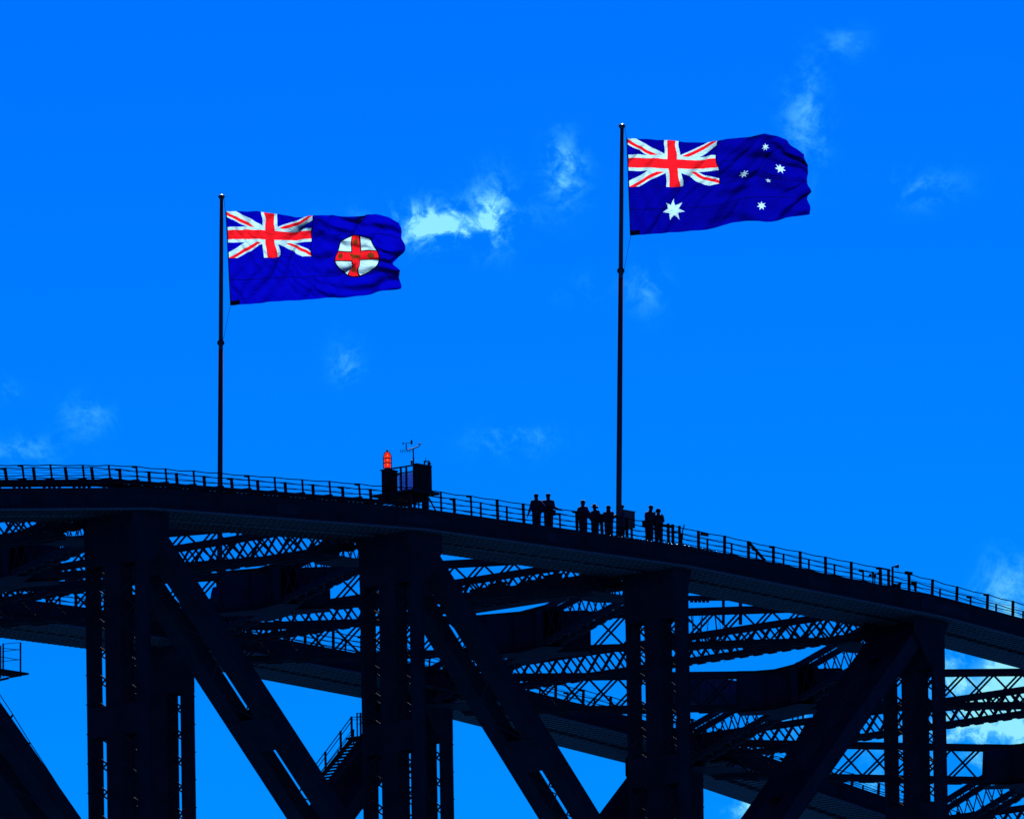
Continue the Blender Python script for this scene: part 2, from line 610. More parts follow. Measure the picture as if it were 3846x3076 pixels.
for i in range(-3, 5):
    if i > 4:
        continue
    z = zn(i)
    girder('lateral_strut', (i * P, 1.95, z), (i * P, S - 1.95, z), 1.32, .80, .86, .19)
for i in range(-3, 4):
    # two crossing braces per panel, plated where they cross
    for k, (xa, xb, ia, ib) in enumerate(((i * P, (i + 1) * P, i, i + 1), ((i + 1) * P, i * P, i + 1, i))):
        f0, f1 = 2.1 / S, 1 - 2.1 / S
        za, zb = zn(ia), zn(ib)
        A = (xa + (xb - xa) * f0, S * f0, za + (zb - za) * f0)
        B = (xa + (xb - xa) * f1, S * f1, za + (zb - za) * f1)
        L = (Vector(B) - Vector(A)).length
        girder('lateral_brace', A, B, 1.82, .85, 1.40, .25, solid=(L / 2 - 2.45, L / 2 + 2.45), zo=-.064 - .01 * k)
    cx, cy = (i + .5) * P, S / 2
    cz = (zn(i) + zn(i + 1)) / 2
    for zz, nm in ((-.055, 'gusset_plate'), (-1.955, 'gusset_plate')):
        mb = MB()
        v1 = Vector((P, S)).normalized()
        v2 = Vector((-P, S)).normalized()
        pts = []
        arms = (v1, v2, -v1, -v2)
        for k4, v in enumerate(arms):
            nrm = Vector((-v.y, v.x))
            pts += [(cx + v.x * 2.5 - nrm.x * .5, cy + v.y * 2.5 - nrm.y * .5), (cx + v.x * 2.5 + nrm.x * .5, cy + v.y * 2.5 + nrm.y * .5)]
            mid = (v + arms[(k4 + 1) % 4]).normalized()
            pts.append((cx + mid.x * 1.15, cy + mid.y * 1.15))
        mb.prism(pts, cz + zz - .03, cz + zz, axis='z')
        mb.build(nm, STEEL2 if zz < -1 else STEEL, bridge)  # lower plate lighter: light from below put into its colour
    # lateral connection plates at the panel points
for i in range(-3, 5):
    for T in (0, 1):
        sg = 1 if T == 0 else -1
        y0 = T * S + sg * 1.9
        mb = MB()
        pol = [(-2.2, 0), (2.2, 0), (1.9, 1.1), (.5, 2.2), (-.5, 2.2), (-1.9, 1.1)]
        mb.prism([(i * P + a, y0 + sg * b) for a, b in pol], zn(i) - 1.93, zn(i) - 1.905, axis='z')
        mb.build('gusset_plate', STEEL2, bridge)

# ---------------------------------------------------------------- walkways on the top chords
XW = -17.2                                   # left of this the walkway stands clear of the chord on short feet
for T in (0, 1):
    Y = T * S
    mb = MB()
    for y in (-.16, 1.02):
        extrude(mb, Y + y, Y + y + .14, .31, .49, xa=-4 * P + .1, xb=XW)
    wk = mb.build('walkway', STEEL, bridge)
    mb = MB()
    extrude(mb, Y - .25, Y + 1.25, -.108, .10, xa=XW, xb=4 * P - .1)
    mb.build('deck_plate', STEEL, wk)
    mb = MB()
    extrude(mb, Y - .22, Y - .12, .10, .30, xa=XW, xb=4 * P - .1)
    mb.build('kerb', STEEL, wk)
    x = -4 * P + .6
    k = 0
    while x < XW and (T == 0):
        for y in (-.13, 1.05):
            bar('foot', (x, Y + y + .04, zt(x) - .11), (x, Y + y + .04, zt(x) + .32), .12, .09, (1, 0, 0), STEEL, wk)
            if True:
                bar('foot', (x + .35, Y + y + .04, zt(x + .35) - .11), (x + .35, Y + y + .04, zt(x + .35) + .32), .12, .09, (1, 0, 0), STEEL, wk)
        x += 1.95
        k += 1
    mb = MB()
    x = -4 * P + .4
    while x < XW and T == 0:                   # open grating of the walkway, seen edge-on
        mb.beam((x, Y - .1, zt(x) + .46), (x, Y + 1.1, zt(x) + .46), .03, .03)
        x += .3
    if T == 0:
        mb.build('grating', STEEL, wk, kind='stuff')
# raised summit platform with a line of bright bolts
mb = MB()
extrude(mb, -.3, 1.3, .10, .28, xa=-.9, xb=2.6)
mb.build('summit_platform', STEEL, bridge)
for k in range(27):
    x = -5.6 + k * .29 + random.uniform(-.05, .05)
    if k in (5, 11, 12, 17):
        continue
    mb = MB()
    mb.lathe((x, -2.06, zt(x) - .15), [(.0, -.02), (.022, -.02), (.03, .0), (.022, .03), (0, .035)], 6)
    mb.build('bolt', BRIGHT, bridge)

# ---------------------------------------------------------------- lacing bars: those in plain view one by one, the rest joined
dg_ = bpy.context.evaluated_depsgraph_get()
dg_.update()


def px(v):
    d = Vector((v[0], v[1], v[2] + H0)) - CAM
    z = d.dot(fw)
    return 512 + 17775.0 * d.dot(rt2) / z, 409 - 17775.0 * d.dot(up2) / z


scored = []
for k, (g, p, q, w_, h_, s_) in enumerate(LACE):
    a, b = px(p), px(q)
    if max(a[0], b[0]) < 0 or min(a[0], b[0]) > 1024 or max(a[1], b[1]) < 0 or min(a[1], b[1]) > 818:
        continue
    vis = 0
    for f in (.15, .35, .5, .65, .85):
        o = p + (q - p) * f
        o = Vector((o.x, o.y, o.z + H0))
        dr = (CAM - o).normalized()
        if not SC.ray_cast(dg_, o + dr * .06, dr)[0]:
            vis += 1
    if vis:
        scored.append((vis * (Vector(a) - Vector(b)).length, k))
scored.sort(reverse=True)
chosen = {k for _, k in scored[:290]}
for k, (g, p, q, w_, h_, s_) in enumerate(LACE):
    if k in chosen:
        bar('lacing_bar', p, q, w_, h_, s_, STEEL, g)
    else:
        lacing_rest.beam(p, q, w_, h_, side=s_)
lacing_rest.build('lacing', STEEL, bridge, kind='stuff')


# ---------------------------------------------------------------- railings
NEARX = [-60.6, -58.6, -56.6, -54.6, -52.5, -50.4, -48.4, -46.3, -44.4, -42.58, -40.76, -38.66, -36.95, -35.17, -33.25, -31.42, -29.6, -27.76, -26.02, -24.18, -22.33, -20.32, -18.44, -16.67, -14.82, -12.75,
         -10.95, -9.15, -7.32, -5.46, -3.72, -1.98, -0.48, 1.23, 3.03, 4.86, 6.57, 8.35, 10.25, 12.08, 13.92, 15.99, 18.08, 19.74, 21.52, 23.75, 25.63, 27.6, 29.5, 31.4, 33.3]


def rail_base(x):
    return zt(x) + (.31 if x < XW else .1)


def railing(label, Y, xs, side_x, thin_left):
    r = thing('safety_railing', label, 'railing', (xs[len(xs) // 2], Y, zt(xs[len(xs) // 2])), 'cable railings of the arch walkways')
    tops = []
    for k, x in enumerate(xs):
        sl = (zt(x + .5) - zt(x - .5))
        n = Vector((-sl, 0, 1)).normalized()
        jit = random.uniform(-.02, .02)
        h = 1.15 + jit if x < XW else 1.24 + jit
        p = Vector((x, Y, rail_base(x)))
        q = Vector((x, Y, zt(x))) + n * h + Vector((random.uniform(-.02, .02), 0, 0))
        thick = .075 if (x < -12) == thin_left else .115
        bar('stanchion', p, q, thick, thick * .8, (1, 0, 0), RAILM, r)
        if x < XW or k % 2 == 0:
            mb = MB()
            zb = rail_base(x) + (.18 if x < XW else .0)
            mb.prism([(x - .55, zb - .01), (x + .08, zb - .01), (x + .06, zb + .09), (x - .04, zb + .085)], Y - .06, Y + .06)
            mb.build('foot_bracket', RAILM, r)
        if k % 4 == 1:
            bar('bracket', q + Vector((-.28, 0, -.07)), q + Vector((.02, 0, -.07)), .07, .07, (0, 1, 0), RAILM, r)
        tops.append((q, p, h))
    for frac, rad in ((.985, .024), (.60, .022), (.80, .011), (.27, .02)):
        mb = MB()
        pts = []
        for k in range(len(tops)):
            q, p, h = tops[k]
            b = Vector((p.x, p.y, zt(p.x)))
            a = b + (q - b) * (frac if frac > .5 else .5)
            if frac < .3:
                a = b + (q - b) * .42
            pts.append(a)
            if k < len(tops) - 1:
                q2, p2, h2 = tops[k + 1]
                b2 = Vector((p2.x, p2.y, zt(p2.x)))
                c = b2 + (q2 - b2) * (frac if frac > .3 else .42)
                pts.append((a + c) / 2 + Vector((0, 0, -.02 - random.random() * .03)))
        mb.tube(pts, rad, 5)
        mb.build('cable', CABLE, r)
    return r


railing('front run of thin posts and cables along the near arch walkway, passing before the climbers', .0, NEARX, 0, True)
railing('back run of posts and cables along the near arch walkway, behind the climbers', 1.0, NEARX, 0, False)
FARX = [x for x in range(-20, 66, 2)]
railing('front run of posts and cables on the far arch, seen between the lattice beams', S - .0, [float(x) for x in FARX], 0, True)
railing('back run of posts and cables on the far arch, seen behind its front run', S + 1.0, [float(x) for x in FARX], 0, False)

# ---------------------------------------------------------------- flagpoles


def flagpole(label, top, base, zcol):
    top, base = Vector(top), Vector(base)
    t = thing('flagpole', label, 'flagpole', base)

    def on(z):
        return base + (top - base) * ((z - base.z) / (top.z - base.z))
    mb = MB()
    zs = [base.z, base.z + 3, zcol - .35]
    mb.tube([on(z) for z in zs], [.128, .126, .114], 16)
    mb.build('lower_pole', POLE, t, smooth=True)
    mb = MB()
    mb.tube([on(zcol - .4), on((zcol + top.z) / 2), on(top.z - .05)], [.102, .096, .086], 16)
    mb.build('upper_pole', POLE, t, smooth=True)
    mb = MB()
    c = on(zcol)
    mb.lathe(c, [(.10, -.12), (.155, -.10), (.17, -.04), (.17, .03), (.15, .09), (.10, .10)], 16)
    mb.build('collar', POLE, t, smooth=True)
    mb = MB()
    mb.lathe(on(top.z - .04), [(.07, -.12), (.12, -.07), (.165, 0), (.16, .03), (.12, .075), (.06, .1), (0, .108)], 20)
    mb.build('finial', POLEC, t, smooth=True)
    mb = MB()
    mb.lathe(base, [(.3, 0), (.3, .05), (.17, .06), (.15, .35), (.12, .36)], 16)
    mb.build('base_flange', POLE, t)
    return t, on


pole_n, on_n = flagpole('tall grey flagpole on the near arch carrying the flag with the scattered stars', (-1.272, .45, 19.426), (-2.06, .45, .1), 12.689)
pole_f, on_f = flagpole('tall grey flagpole on the far arch carrying the flag with the round badge', (4.557, S, 20.82), (3.94, S, -.16), 13.828)

# ---------------------------------------------------------------- flags


def sstep(a, b, x):
    t = np.clip((x - a) / (b - a), 0, 1)
    return t * t * (3 - 2 * t)


def star(U, V, cu, cv, ro, ri, n, rot=0.0):
    """mask of an n-pointed star, point up; all in units of the hoist"""
    x, y = U - cu, V - cv
    r = np.hypot(x, y)
    a = (np.arctan2(x, y) + rot) % (2 * np.pi / n)
    a = np.minimum(a, 2 * np.pi / n - a)
    h = np.pi / n
    # edge from (ro,0) to (ri at angle h)
    x1, y1, x2, y2 = ro, 0.0, ri * np.cos(h), ri * np.sin(h)
    px_, py_ = r * np.cos(a), r * np.sin(a)
    return ((x2 - x1) * (py_ - y1) - (y2 - y1) * (px_ - x1)) > 0


def union_jack(U, V):
    """U 0..1, V 0..0.5 from the bottom of the canton; returns 0 blue 1 white 2 red, 3 seam"""
    x, y = U - .5, V - .25
    c = np.zeros(U.shape, int)
    L = math.hypot(1, .5)
    d1 = (x * .5 - y * 1.0) / L          # signed distance to the rising diagonal
    d2 = (x * .5 + y * 1.0) / L
    c[(np.abs(d1) < .05) | (np.abs(d2) < .05)] = 1
    w = .0333
    # counterchanged red saltire
    r1 = np.where(x < 0, (d1 > 0) & (d1 < w), (d1 < 0) & (d1 > -w))
    r2 = np.where(x < 0, (d2 < 0) & (d2 > -w), (d2 > 0) & (d2 < w))
    c[r1 | r2] = 2
    c[(np.abs(x) < .0833) | (np.abs(y) < .0833)] = 1
    c[(np.abs(x) < .05) | (np.abs(y) < .05)] = 2
    return c


def flag_mat(name, col, tr):
    m = bpy.data.materials.new(name)
    m.use_nodes = True
    t = m.node_tree
    t.nodes.clear()
    g = nd(t, 'ShaderNodeNewGeometry')
    mp = nd(t, 'ShaderNodeMapping')
    mp.inputs['Rotation'].default_value = (0.3, 0.0, 0.85)
    mp.inputs['Scale'].default_value = (1.0, 3.0, 4.5)
    t.links.new(g.outputs['Position'], mp.inputs[0])
    n = noise(1.7, 3, 0.55, 1.0, coord=mp.outputs[0], tree=t)
    bp = nd(t, 'ShaderNodeBump')
    bp.inputs['Strength'].default_value = 0.6
    bp.inputs['Distance'].default_value = 0.10
    t.links.new(n, bp.inputs['Height'])
    d = nd(t, 'ShaderNodeBsdfDiffuse')
    d.inputs[0].default_value = (*col, 1)
    tl = nd(t, 'ShaderNodeBsdfTranslucent')
    tl.inputs[0].default_value = (*col, 1)
    gl = nd(t, 'ShaderNodeBsdfGlossy')
    gl.inputs[0].default_value = (*[.5 * c + .05 for c in col], 1)
    gl.inputs['Roughness'].default_value = .5
    mx = nd(t, 'ShaderNodeMixShader')
    mx.inputs[0].default_value = tr
    m2 = nd(t, 'ShaderNodeMixShader')
    m2.inputs[0].default_value = .06
    t.links.new(d.outputs[0], mx.inputs[1])
    t.links.new(tl.outputs[0], mx.inputs[2])
    t.links.new(mx.outputs[0], m2.inputs[1])
    t.links.new(gl.outputs[0], m2.inputs[2])
    for q in (d, tl, gl):
        t.links.new(bp.outputs[0], q.inputs['Normal'])
    o = nd(t, 'ShaderNodeOutputMaterial')
    t.links.new(m2.outputs[0], o.inputs[0])
    return m


FLAG_ROYAL = flag_mat('flag_royal_blue', (0.0005, 0.0006, 0.25), .86)
FLAGM = [flag_mat('flag_blue', (0.0005, 0.0005, 0.17), .88), flag_mat('flag_white', (0.25, 0.46, 0.52), .88), flag_mat('flag_red', (0.48, 0.006, 0.012), .88),
         flag_mat('flag_seam', (0.001, 0.001, 0.03), .6), flag_mat('flag_gold', (0.13, 0.03, 0.006), .6), flag_mat('flag_patch', (0.002, 0.002, 0.01), .2)]
NU, NV = 640, 320


def flag(name, label, hoist_top, Ttop, Tbot, xtop, xbot, design, waves, fly, blue):
    """cloth on a grid; Ttop/Tbot give the drop of the upper and lower edges along the fly (metres)"""
    u = np.linspace(0, 1, NU + 1)
    v = np.linspace(0, 1, NV + 1)
    U, V = np.meshgrid(u, v)
    tt = np.interp(U, *Ttop)
    tb = np.interp(U, *Tbot)
    k = np.ones(13) / 13
    a0 = xtop[0] + (xtop[1] - xtop[0]) * U
    a1 = xbot[0] + (xbot[1] - xbot[0]) * U
    A = a1 * (1 - V) + a0 * V
    B = tb * (1 - V) + tt * V
    A = A + fly(U, V)
    # small ripples of the edges
    B = B + .02 * np.sin(U * 37 + V * 5) * U
    C, dA = waves(U, V)
    A = A + dA - dA[:, :1]
    Rr, Nn = np.array(rt), np.array((math.sin(YAW), math.cos(YAW), 0.0))
    base = Vector(hoist_top)
    XYZ = A[..., None] * Rr + C[..., None] * Nn
    XYZ[..., 2] += B
    vs = XYZ.reshape(-1, 3)
    idx = np.arange((NU + 1) * (NV + 1)).reshape(NV + 1, NU + 1)
    quads = np.stack([idx[:-1, :-1], idx[:-1, 1:], idx[1:, 1:], idx[1:, :-1]], -1).reshape(-1, 4)
    uc = (u[:-1] + u[1:]) / 2
    vc = (v[:-1] + v[1:]) / 2
    UC, VC = np.meshgrid(uc, vc)
    mi = design(UC * 2, VC).reshape(-1)                     # units of the hoist: 2 wide, 1 high
    me = bpy.data.meshes.new(name)
    me.vertices.add(len(vs))
    me.vertices.foreach_set('co', vs.ravel())
    me.loops.add(len(quads) * 4)
    me.loops.foreach_set('vertex_index', quads.ravel())
    me.polygons.add(len(quads))
    me.polygons.foreach_set('loop_start', np.arange(0, len(quads) * 4, 4))
    me.polygons.foreach_set('loop_total', np.full(len(quads), 4))
    for m in [blue] + FLAGM[1:]:
        me.materials.append(m)
    me.polygons.foreach_set('material_index', mi.astype(np.int32))
    me.polygons.foreach_set('use_smooth', np.ones(len(quads), bool))
    me.update(calc_edges=True)
    o = bpy.data.objects.new(name, me)
    COL.objects.link(o)
    o.location = (base.x, base.y, base.z + H0)
    tag(o, label, 'flag', 'flags flying above the bridge')
    return o


def common(U, V):
    c = np.zeros(U.shape, int)
    c[(np.abs(V - .5) < .004) | (np.abs(V - .265) < .003) | (np.abs(V - .76) < .003) & (U > 1)] = 3
    k = (U < 1) & (V > .5)
    c[k] = union_jack(U, V - .5)[k]
    c[(np.abs(U - 1) < .005) & (V > .5)] = 3
    c[(U < .012)] = 5
    c[(U < .11) & (V < .05) & (V < .07 - U * .2)] = 5
    return c


def design_stars(U, V):
    c = common(U, V)
    c[star(U, V, .5, .25, .122, .054, 7)] = 1
    for cu, cv, r, n in ((1.5, 1 / 6, .052, 7), (1.25, .5 + 1 / 16, .050, 7), (1.5, 5 / 6, .046, 7), (1.5 + 2 / 9, .5 + 31 / 240, .050, 7)):
        c[star(U, V, cu, cv, r, r * 4 / 9, n)] = 1
    c[star(U, V, 1.6, .5 - 1 / 24, .028, .028 * 4 / 9, 5)] = 1
    return c


def design_badge(U, V):
    c = common(U, V)
    x, y = U - 1.5, V - .5
    r = np.hypot(x, y)
    r = np.hypot(x * .98, y * .92)
    c[r < .243] = 5
    c[r < .229] = 1
    k = r < .229
    c[k & ((np.abs(x) < .058) | (np.abs(y) < .058))] = 5
    c[k & ((np.abs(x) < .048) | (np.abs(y) < .048))] = 2
    for cu, cv in ((1.5, .675), (1.5, .325), (1.325, .5), (1.675, .5)):
        c[star(U, V, cu, cv, .044, .026, 8)] = 4
    # walking beast in the centre: body, head, legs, tail
    beast = ((x / .05) ** 2 + (y / .022) ** 2 < 1) | ((x + .05) ** 2 + (y - .018) ** 2 < .019 ** 2)
    for lx in (-.045, -.02, .025, .045):
        beast |= (np.abs(x - lx - (y + .03) * .25) < .006) & (y < 0) & (y > -.045)
    beast |= (np.abs(np.hypot(x - .05, y - .02) - .02) < .005) & (x > .045)
    c[beast] = 4
    return c


u0 = .02175


def P_(pts, y0, k=1.0):
    return ([a for a, _ in pts], [-(b - y0) * u0 * k for _, b in pts])


def folds(U, V, ws):
    """running folds: each pushes the cloth out of plane and crowds it along the fly, so crests lean over"""
    c, a = np.zeros(U.shape), np.zeros(U.shape)
    for f, sk, amp, ph, env, lean in ws:
        p = 2 * np.pi * (f * U - sk * V) + ph
        c += amp * env * np.sin(p)
        a -= lean * amp * env * np.cos(p)
    return c, a


def waves_r(U, V):
    e = U ** .9
    m = np.sin(5 * V + 6 * U + .4) ** 2
    m2 = np.sin(9 * U - 5 * V + 1.0) ** 2
    w = 1.1 * np.sin(3 * U + 2 * V) + .7 * np.sin(9 * U - 7 * V)
    ec = 1 - .5 * sstep(.88, 1.0, U)
    c, a = folds(U, V, [(1.25, .40, .45, .6, e, .2), (2.7, .75, .36, 1.4, e * (.25 + .75 * m) * ec, .5), (5.2, 1.9, .19, .2 + w, (.10 + e) * m2 * ec, .6),
                        (.9, -2.6, .22, 1.0 + w, sstep(.35, .75, U) * m * ec, .1), (9.5, 3.2, .05, 2.0 + 2 * w, (.3 + .7 * m), .5), (2.6, -5.6, .06, 2 * w, sstep(.3, .8, U), .1), (15.0, 7.0, .02, 3 * w, .3 + .7 * m2, .3)])
    c += .5 * sstep(.72, 1.0, U) * sstep(.55, 1.0, V)           # upper fly corner curls away
    c += .03 * np.sin(2 * np.pi * (11 * U + 2.5 * V)) * np.exp(-((U - .1) / .16) ** 2)
    return c, a


def waves_l(U, V):
    e = U ** .9
    m = np.sin(5 * V - 6 * U + 1.2) ** 2
    m2 = np.sin(8 * U + 5 * V + .3) ** 2
    w = 1.2 * np.sin(4 * U - 2 * V) + .7 * np.sin(10 * U + 7 * V)
    ec = 1 - .5 * sstep(.88, 1.0, U)
    c, a = folds(U, V, [(1.35, .30, .42, 2.3, e, .2), (3.0, .9, .36, .5, e * (.25 + .75 * m) * ec, .5), (5.6, 2.2, .20, 1.2 + w, (.10 + e) * m2 * ec, .6),
                        (1.1, -2.9, .18, .4 + w, sstep(.35, .75, U) * m2 * ec, .1), (10.0, 3.0, .05, 1.0 + 2 * w, (.3 + .7 * m), .5), (2.6, -6.0, .06, 2 * w, sstep(.3, .8, U), .1), (15.0, -7.0, .02, 3 * w, .3 + .7 * m2, .3)])
    c += .55 * sstep(.3, .45, U) * sstep(.6, .3, np.abs(U - .42) * 2) * sstep(.72, 1.0, V)   # fold of the upper edge
    c += .7 * sstep(.82, 1.0, U) * (1 - sstep(.1, .3, np.abs(V - .42)))
    c += .03 * np.sin(2 * np.pi * (11 * U + 3 * V)) * np.exp(-((U - .1) / .16) ** 2)
    return c, a


def fly_r(U, V):
    return .035 * sstep(.8, 1, U) * np.sin(V * 19) - .12 * sstep(.8, 1.0, U) * sstep(.8, 1.0, V)


def fly_l(U, V):
    return -.36 * sstep(.88, 1.0, U) * np.exp(-((V - .40) / .075) ** 2) + .04 * sstep(.8, 1, U) * np.sin(V * 21 + 1) - .12 * sstep(.8, 1, U) * sstep(.8, 1, V)


cv_ = lambda x, y, Y: None
flag('flag', 'blue flag with union canton and scattered white stars, flying from the right pole', (-0.97, .45, 18.86),
     P_([(0, 292), (.21, 297), (.42, 303), (.53, 298), (.63, 293), (.75, 289), (.84, 297), (.905, 306), (.97, 316), (1, 328)], 292),
     P_([(0, 498), (.21, 494), (.42, 489), (.58, 479), (.74, 470), (.87, 465), (1, 457)], 292),
     (0, 8.30), (.075, 8.24), design_stars, waves_r, fly_r, FLAGM[0])
flag('flag', 'blue flag with union canton and round white badge with red cross, on the left pole', (4.823, S, 20.13),
     P_([(0, 445), (.18, 446), (.31, 453), (.405, 458), (.51, 454), (.6, 456), (.77, 458), (.87, 455), (.95, 462), (1, 474)], 445, 1.04),
     P_([(0, 643), (.21, 639), (.44, 634), (.6, 631), (.77, 625), (.87, 621), (1, 617)], 445, 1.04),
     (0, 8.15), (.15, 8.12), design_badge, waves_l, fly_l, FLAG_ROYAL)
for par, on, ht, hb in ((pole_n, on_n, Vector((-0.97, .45, 18.86)), Vector((-.93, .39, 14.36))), (pole_f, on_f, Vector((4.823, S, 20.13)), Vector((4.93, S - .11, 15.78)))):
    mb = MB()
    a = on(ht.z + .62) + rt * .1
    b = on(hb.z - 1.9) + rt * .1
    mb.tube([a, ht, hb + rt * .04, hb + (b - hb) * .5 + rt * .02, b], .009, 5)
    mb.build('halyard', CABLE, par)

# ---------------------------------------------------------------- equipment platform with the red beacon
xe, ye = -17.43, .9                           # near corner of the left cabinet
ze = zt(-17.0)
pl = thing('equipment_platform', 'dark steel service platform standing over the walkway beneath the red beacon', 'platform', (-17.0, .1, ze + .2))
mb = MB()
mb.box((-17.85, -1.05, ze + .84), (-16.15, 1.45, ze + .95))
mb.build('platform_deck', CABIN, pl)
mb = MB()
mb.box((-17.9, -.2, ze + .62), (-16.2, .9, ze + .835))
mb.build('crossbeam', CABIN, pl)
for x in (-17.6, -16.45):
    for y in (-.55, 1.2):
        bar('leg', (x, y, ze), (x, y, ze + .84), .14, .14, (1, 0, 0), CABIN, pl)
for x, y in ((-17.2, -.5), (-16.9, -.45), (-16.7, -.5), (-17.0, .3)):
    bar('conduit', (x, y, ze + .1), (x + .05, y, ze + .84), .05, .05, (1, 0, 0), CABIN, pl)
bar('brace', (-16.3, -.55, ze + .75), (-15.75, -.55, ze + .1), .05, .05, (0, 1, 0), CABIN, pl)
bar('frame_rail', (-17.3, 1.15, ze + 2.12), (-17.3, -.6, ze + 2.12), .06, .06, (1, 0, 0), CABIN, pl)
bar('frame_rail', (-16.85, .9, ze + 1.95), (-16.85, -.6, ze + 1.95), .05, .05, (1, 0, 0), CABIN, pl)
for y in (.30, -.02):
    bar('frame_post', (-17.2, y, ze + .95), (-17.2, y, ze + 2.1), .07, .07, (1, 0, 0), CABIN, pl)
mb = MB()
mb.box((-16.75, -.55, ze + .98), (-16.73, .85, ze + 1.93))
mb.build('screen_sheet', MESHP, pl)
mb = MB()
mb.tube([(-17.1, .75, ze + 1.3), (-17.1, .72, ze + 1.65), (-17.1, .55, ze + 1.85), (-17.1, .35, ze + 1.88)], .018, 6)
mb.build('hose', CABIN, pl)
mb = MB()
mb.tube([(-17.15, .25, ze + 1.0), (-17.15, .05, ze + 1.25), (-17.15, 0, ze + 1.6)], .016, 6)
mb.build('hose', CABIN, pl)


def finned(label, x0, x1, y0, y1, z0, z1):
    t = thing('equipment_cabinet', label, 'cabinet', ((x0 + x1) / 2, (y0 + y1) / 2, z0), 'finned cabinets on the service platform')
    mb = MB()
    mb.box((x0 + .04, y0 + .04, z0), (x1 - .04, y1 - .04, z1 - .04))
    mb.build('body', CABIN, t)
    n = int((x1 - x0) / .085)
    for k in range(n + 1):
        x = x0 + .03 + (x1 - x0 - .06) * k / n
        bar('fin', (x, y0 + .03, z0 + .04), (x, y0 + .03, z1 - .06), .03, .06, (1, 0, 0), CABIN, t)
    for k in range(int((y1 - y0) / .09) + 1):
        y = y0 + .05 + k * .09
        if y < y1:
            bar('fin', (x0 + .03, y, z0 + .04), (x0 + .03, y, z1 - .06), .06, .03, (1, 0, 0), CABIN, t)
    mb = MB()
    mb.box((x0 - .01, y0 - .01, z1 - .05), (x1 + .01, y1 + .01, z1))
    mb.build('lid', CABIN, t)
    return t


finned('finned dark cabinet directly under the red beacon lamp', -17.45, -16.72, .9, 1.30, ze + .95, ze + 2.12)
finned('finned dark cabinet to the right, under the mast and spotlight', -17.45, -16.42, -.86, -.62, ze + .96, ze + 2.16)

bc = thing('beacon_lamp', 'tall red glass beacon lamp on top of the left finned cabinet', 'lamp', (-17.13, 1.15, ze + 2.12))
mb = MB()
c = (-17.13, 1.15, ze + 2.12)
mb.lathe(c, [(.17, 0), (.17, .05), (.15, .07), (.15, .1)], 18)
mb.build('base', CABLT, bc)
for k, (z0, z1) in enumerate(((.10, .32), (.33, .52))):
    mb = MB()
    h = z1 - z0
    mb.lathe(c, [(.12, z0), (.148, z0 + h * .2), (.155, z0 + h * .5), (.148, z0 + h * .8), (.11, z1)], 20)
    mb.build('lens', REDL, bc, smooth=True)
mb = MB()
mb.lathe(c, [(.11, .53), (.15, .57), (.153, .64), (.125, .72), (.075, .79), (.045, .82)], 20)
mb.build('lens', REDL, bc, smooth=True)
for z in (.325, .525):
    mb = MB()
    mb.lathe(c, [(.10, z - .012), (.17, z - .014), (.17, z + .014), (.10, z + .012)], 20)
    mb.build('band', DARK, bc)
for k in range(3):
    a = YAW + (k - 1) * math.pi / 2
    o_ = Vector((math.sin(a), math.cos(a), 0))
    mb = MB()
    cc = Vector(c)
    mb.tube([cc + o_ * .175 + Vector((0, 0, .08)), cc + o_ * .178 + Vector((0, 0, .62)), cc + o_ * .13 + Vector((0, 0, .74)), cc + o_ * .07 + Vector((0, 0, .84))], .022, 6)
    mb.build('cage_bar', DARK, bc)
for z in (.21, .43, .63):
    q = Vector(c) - Vector((fw.x, fw.y, 0)).normalized() * .15 + Vector((0, 0, z)) + rt * .01
    mb = MB()
    mb.lathe(q, [(0, -.05), (.022, -.03), (.028, 0), (.02, .04), (0, .06)], 8)
    mb.build('bulb', BULB, bc, smooth=True)
mb = MB()
mb.lathe(c, [(.05, .815), (.055, .84), (.035, .9), (.03, .92), (.0, .925)], 14)
mb.build('cap', CABLT, bc)
mb = MB()
mb.lathe(c, [(.0, .92), (.02, .925), (.018, .96), (0, .965)], 8)
mb.build('knob', BRIGHT, bc)

wm = thing('weather_mast', 'thin weather mast with wind vane, cup anemometer and comb antenna on the right cabinet', 'mast', (-17.37, -.6, ze + 2.1))
mx_ = Vector((-17.37, -.6, ze + 2.1))
mb = MB()
mb.tube([mx_, mx_ + Vector((0, 0, .35)), mx_ + Vector((0, 0, .36)), mx_ + Vector((0, 0, .76))], [.035, .035, .03, .028], 8)
mb.build('mast_tube', CABIN, wm)
cu = mx_ + Vector((0, 0, .76))
aL = cu - rt * .31 + Vector((0, 0, -.05))
aR = cu + rt * .29 + Vector((0, 0, .09))
mb = MB()
mb.tube([aL + Vector((0, 0, .26)), aL + Vector((0, 0, .03)), aL + rt * .04, cu, aR - rt * .03, aR + Vector((0, 0, .03)), aR + Vector((0, 0, .1))], .025, 8)
mb.build('crossarm', CABIN, wm)
mb = MB()
vt = aL + Vector((0, 0, .29))
mb.tube([vt - rt * .14, vt + rt * .26 + Vector((0, 0, .03))], .012, 6)
mb.beam(vt + rt * .24 + Vector((0, 0, -.06)), vt + rt * .24 + Vector((0, 0, .14)), .08, .01, side=rt)
mb.lathe(vt - rt * .14, [(0, -.06), (.02, -.05), (.025, 0), (.015, .05), (0, .06)], 8)
mb.build('wind_vane', CABIN, wm)
mb = MB()
ht = aR + Vector((0, 0, .11))
for k in range(3):
    a = k * 2.094 + .5
    e = ht + Vector((math.cos(a) * .07, math.sin(a) * .07, .02))
    mb.tube([ht, e], .006, 5)
    mb.lathe(e, [(0, -.03), (.022, -.018), (.03, 0), (.022, .018), (0, .03)], 8)
mb.build('anemometer', CABIN, wm)
mb = MB()
yt = cu + Vector((0, 0, -.11))
mb.tube([yt, yt - rt * .58], .010, 5)
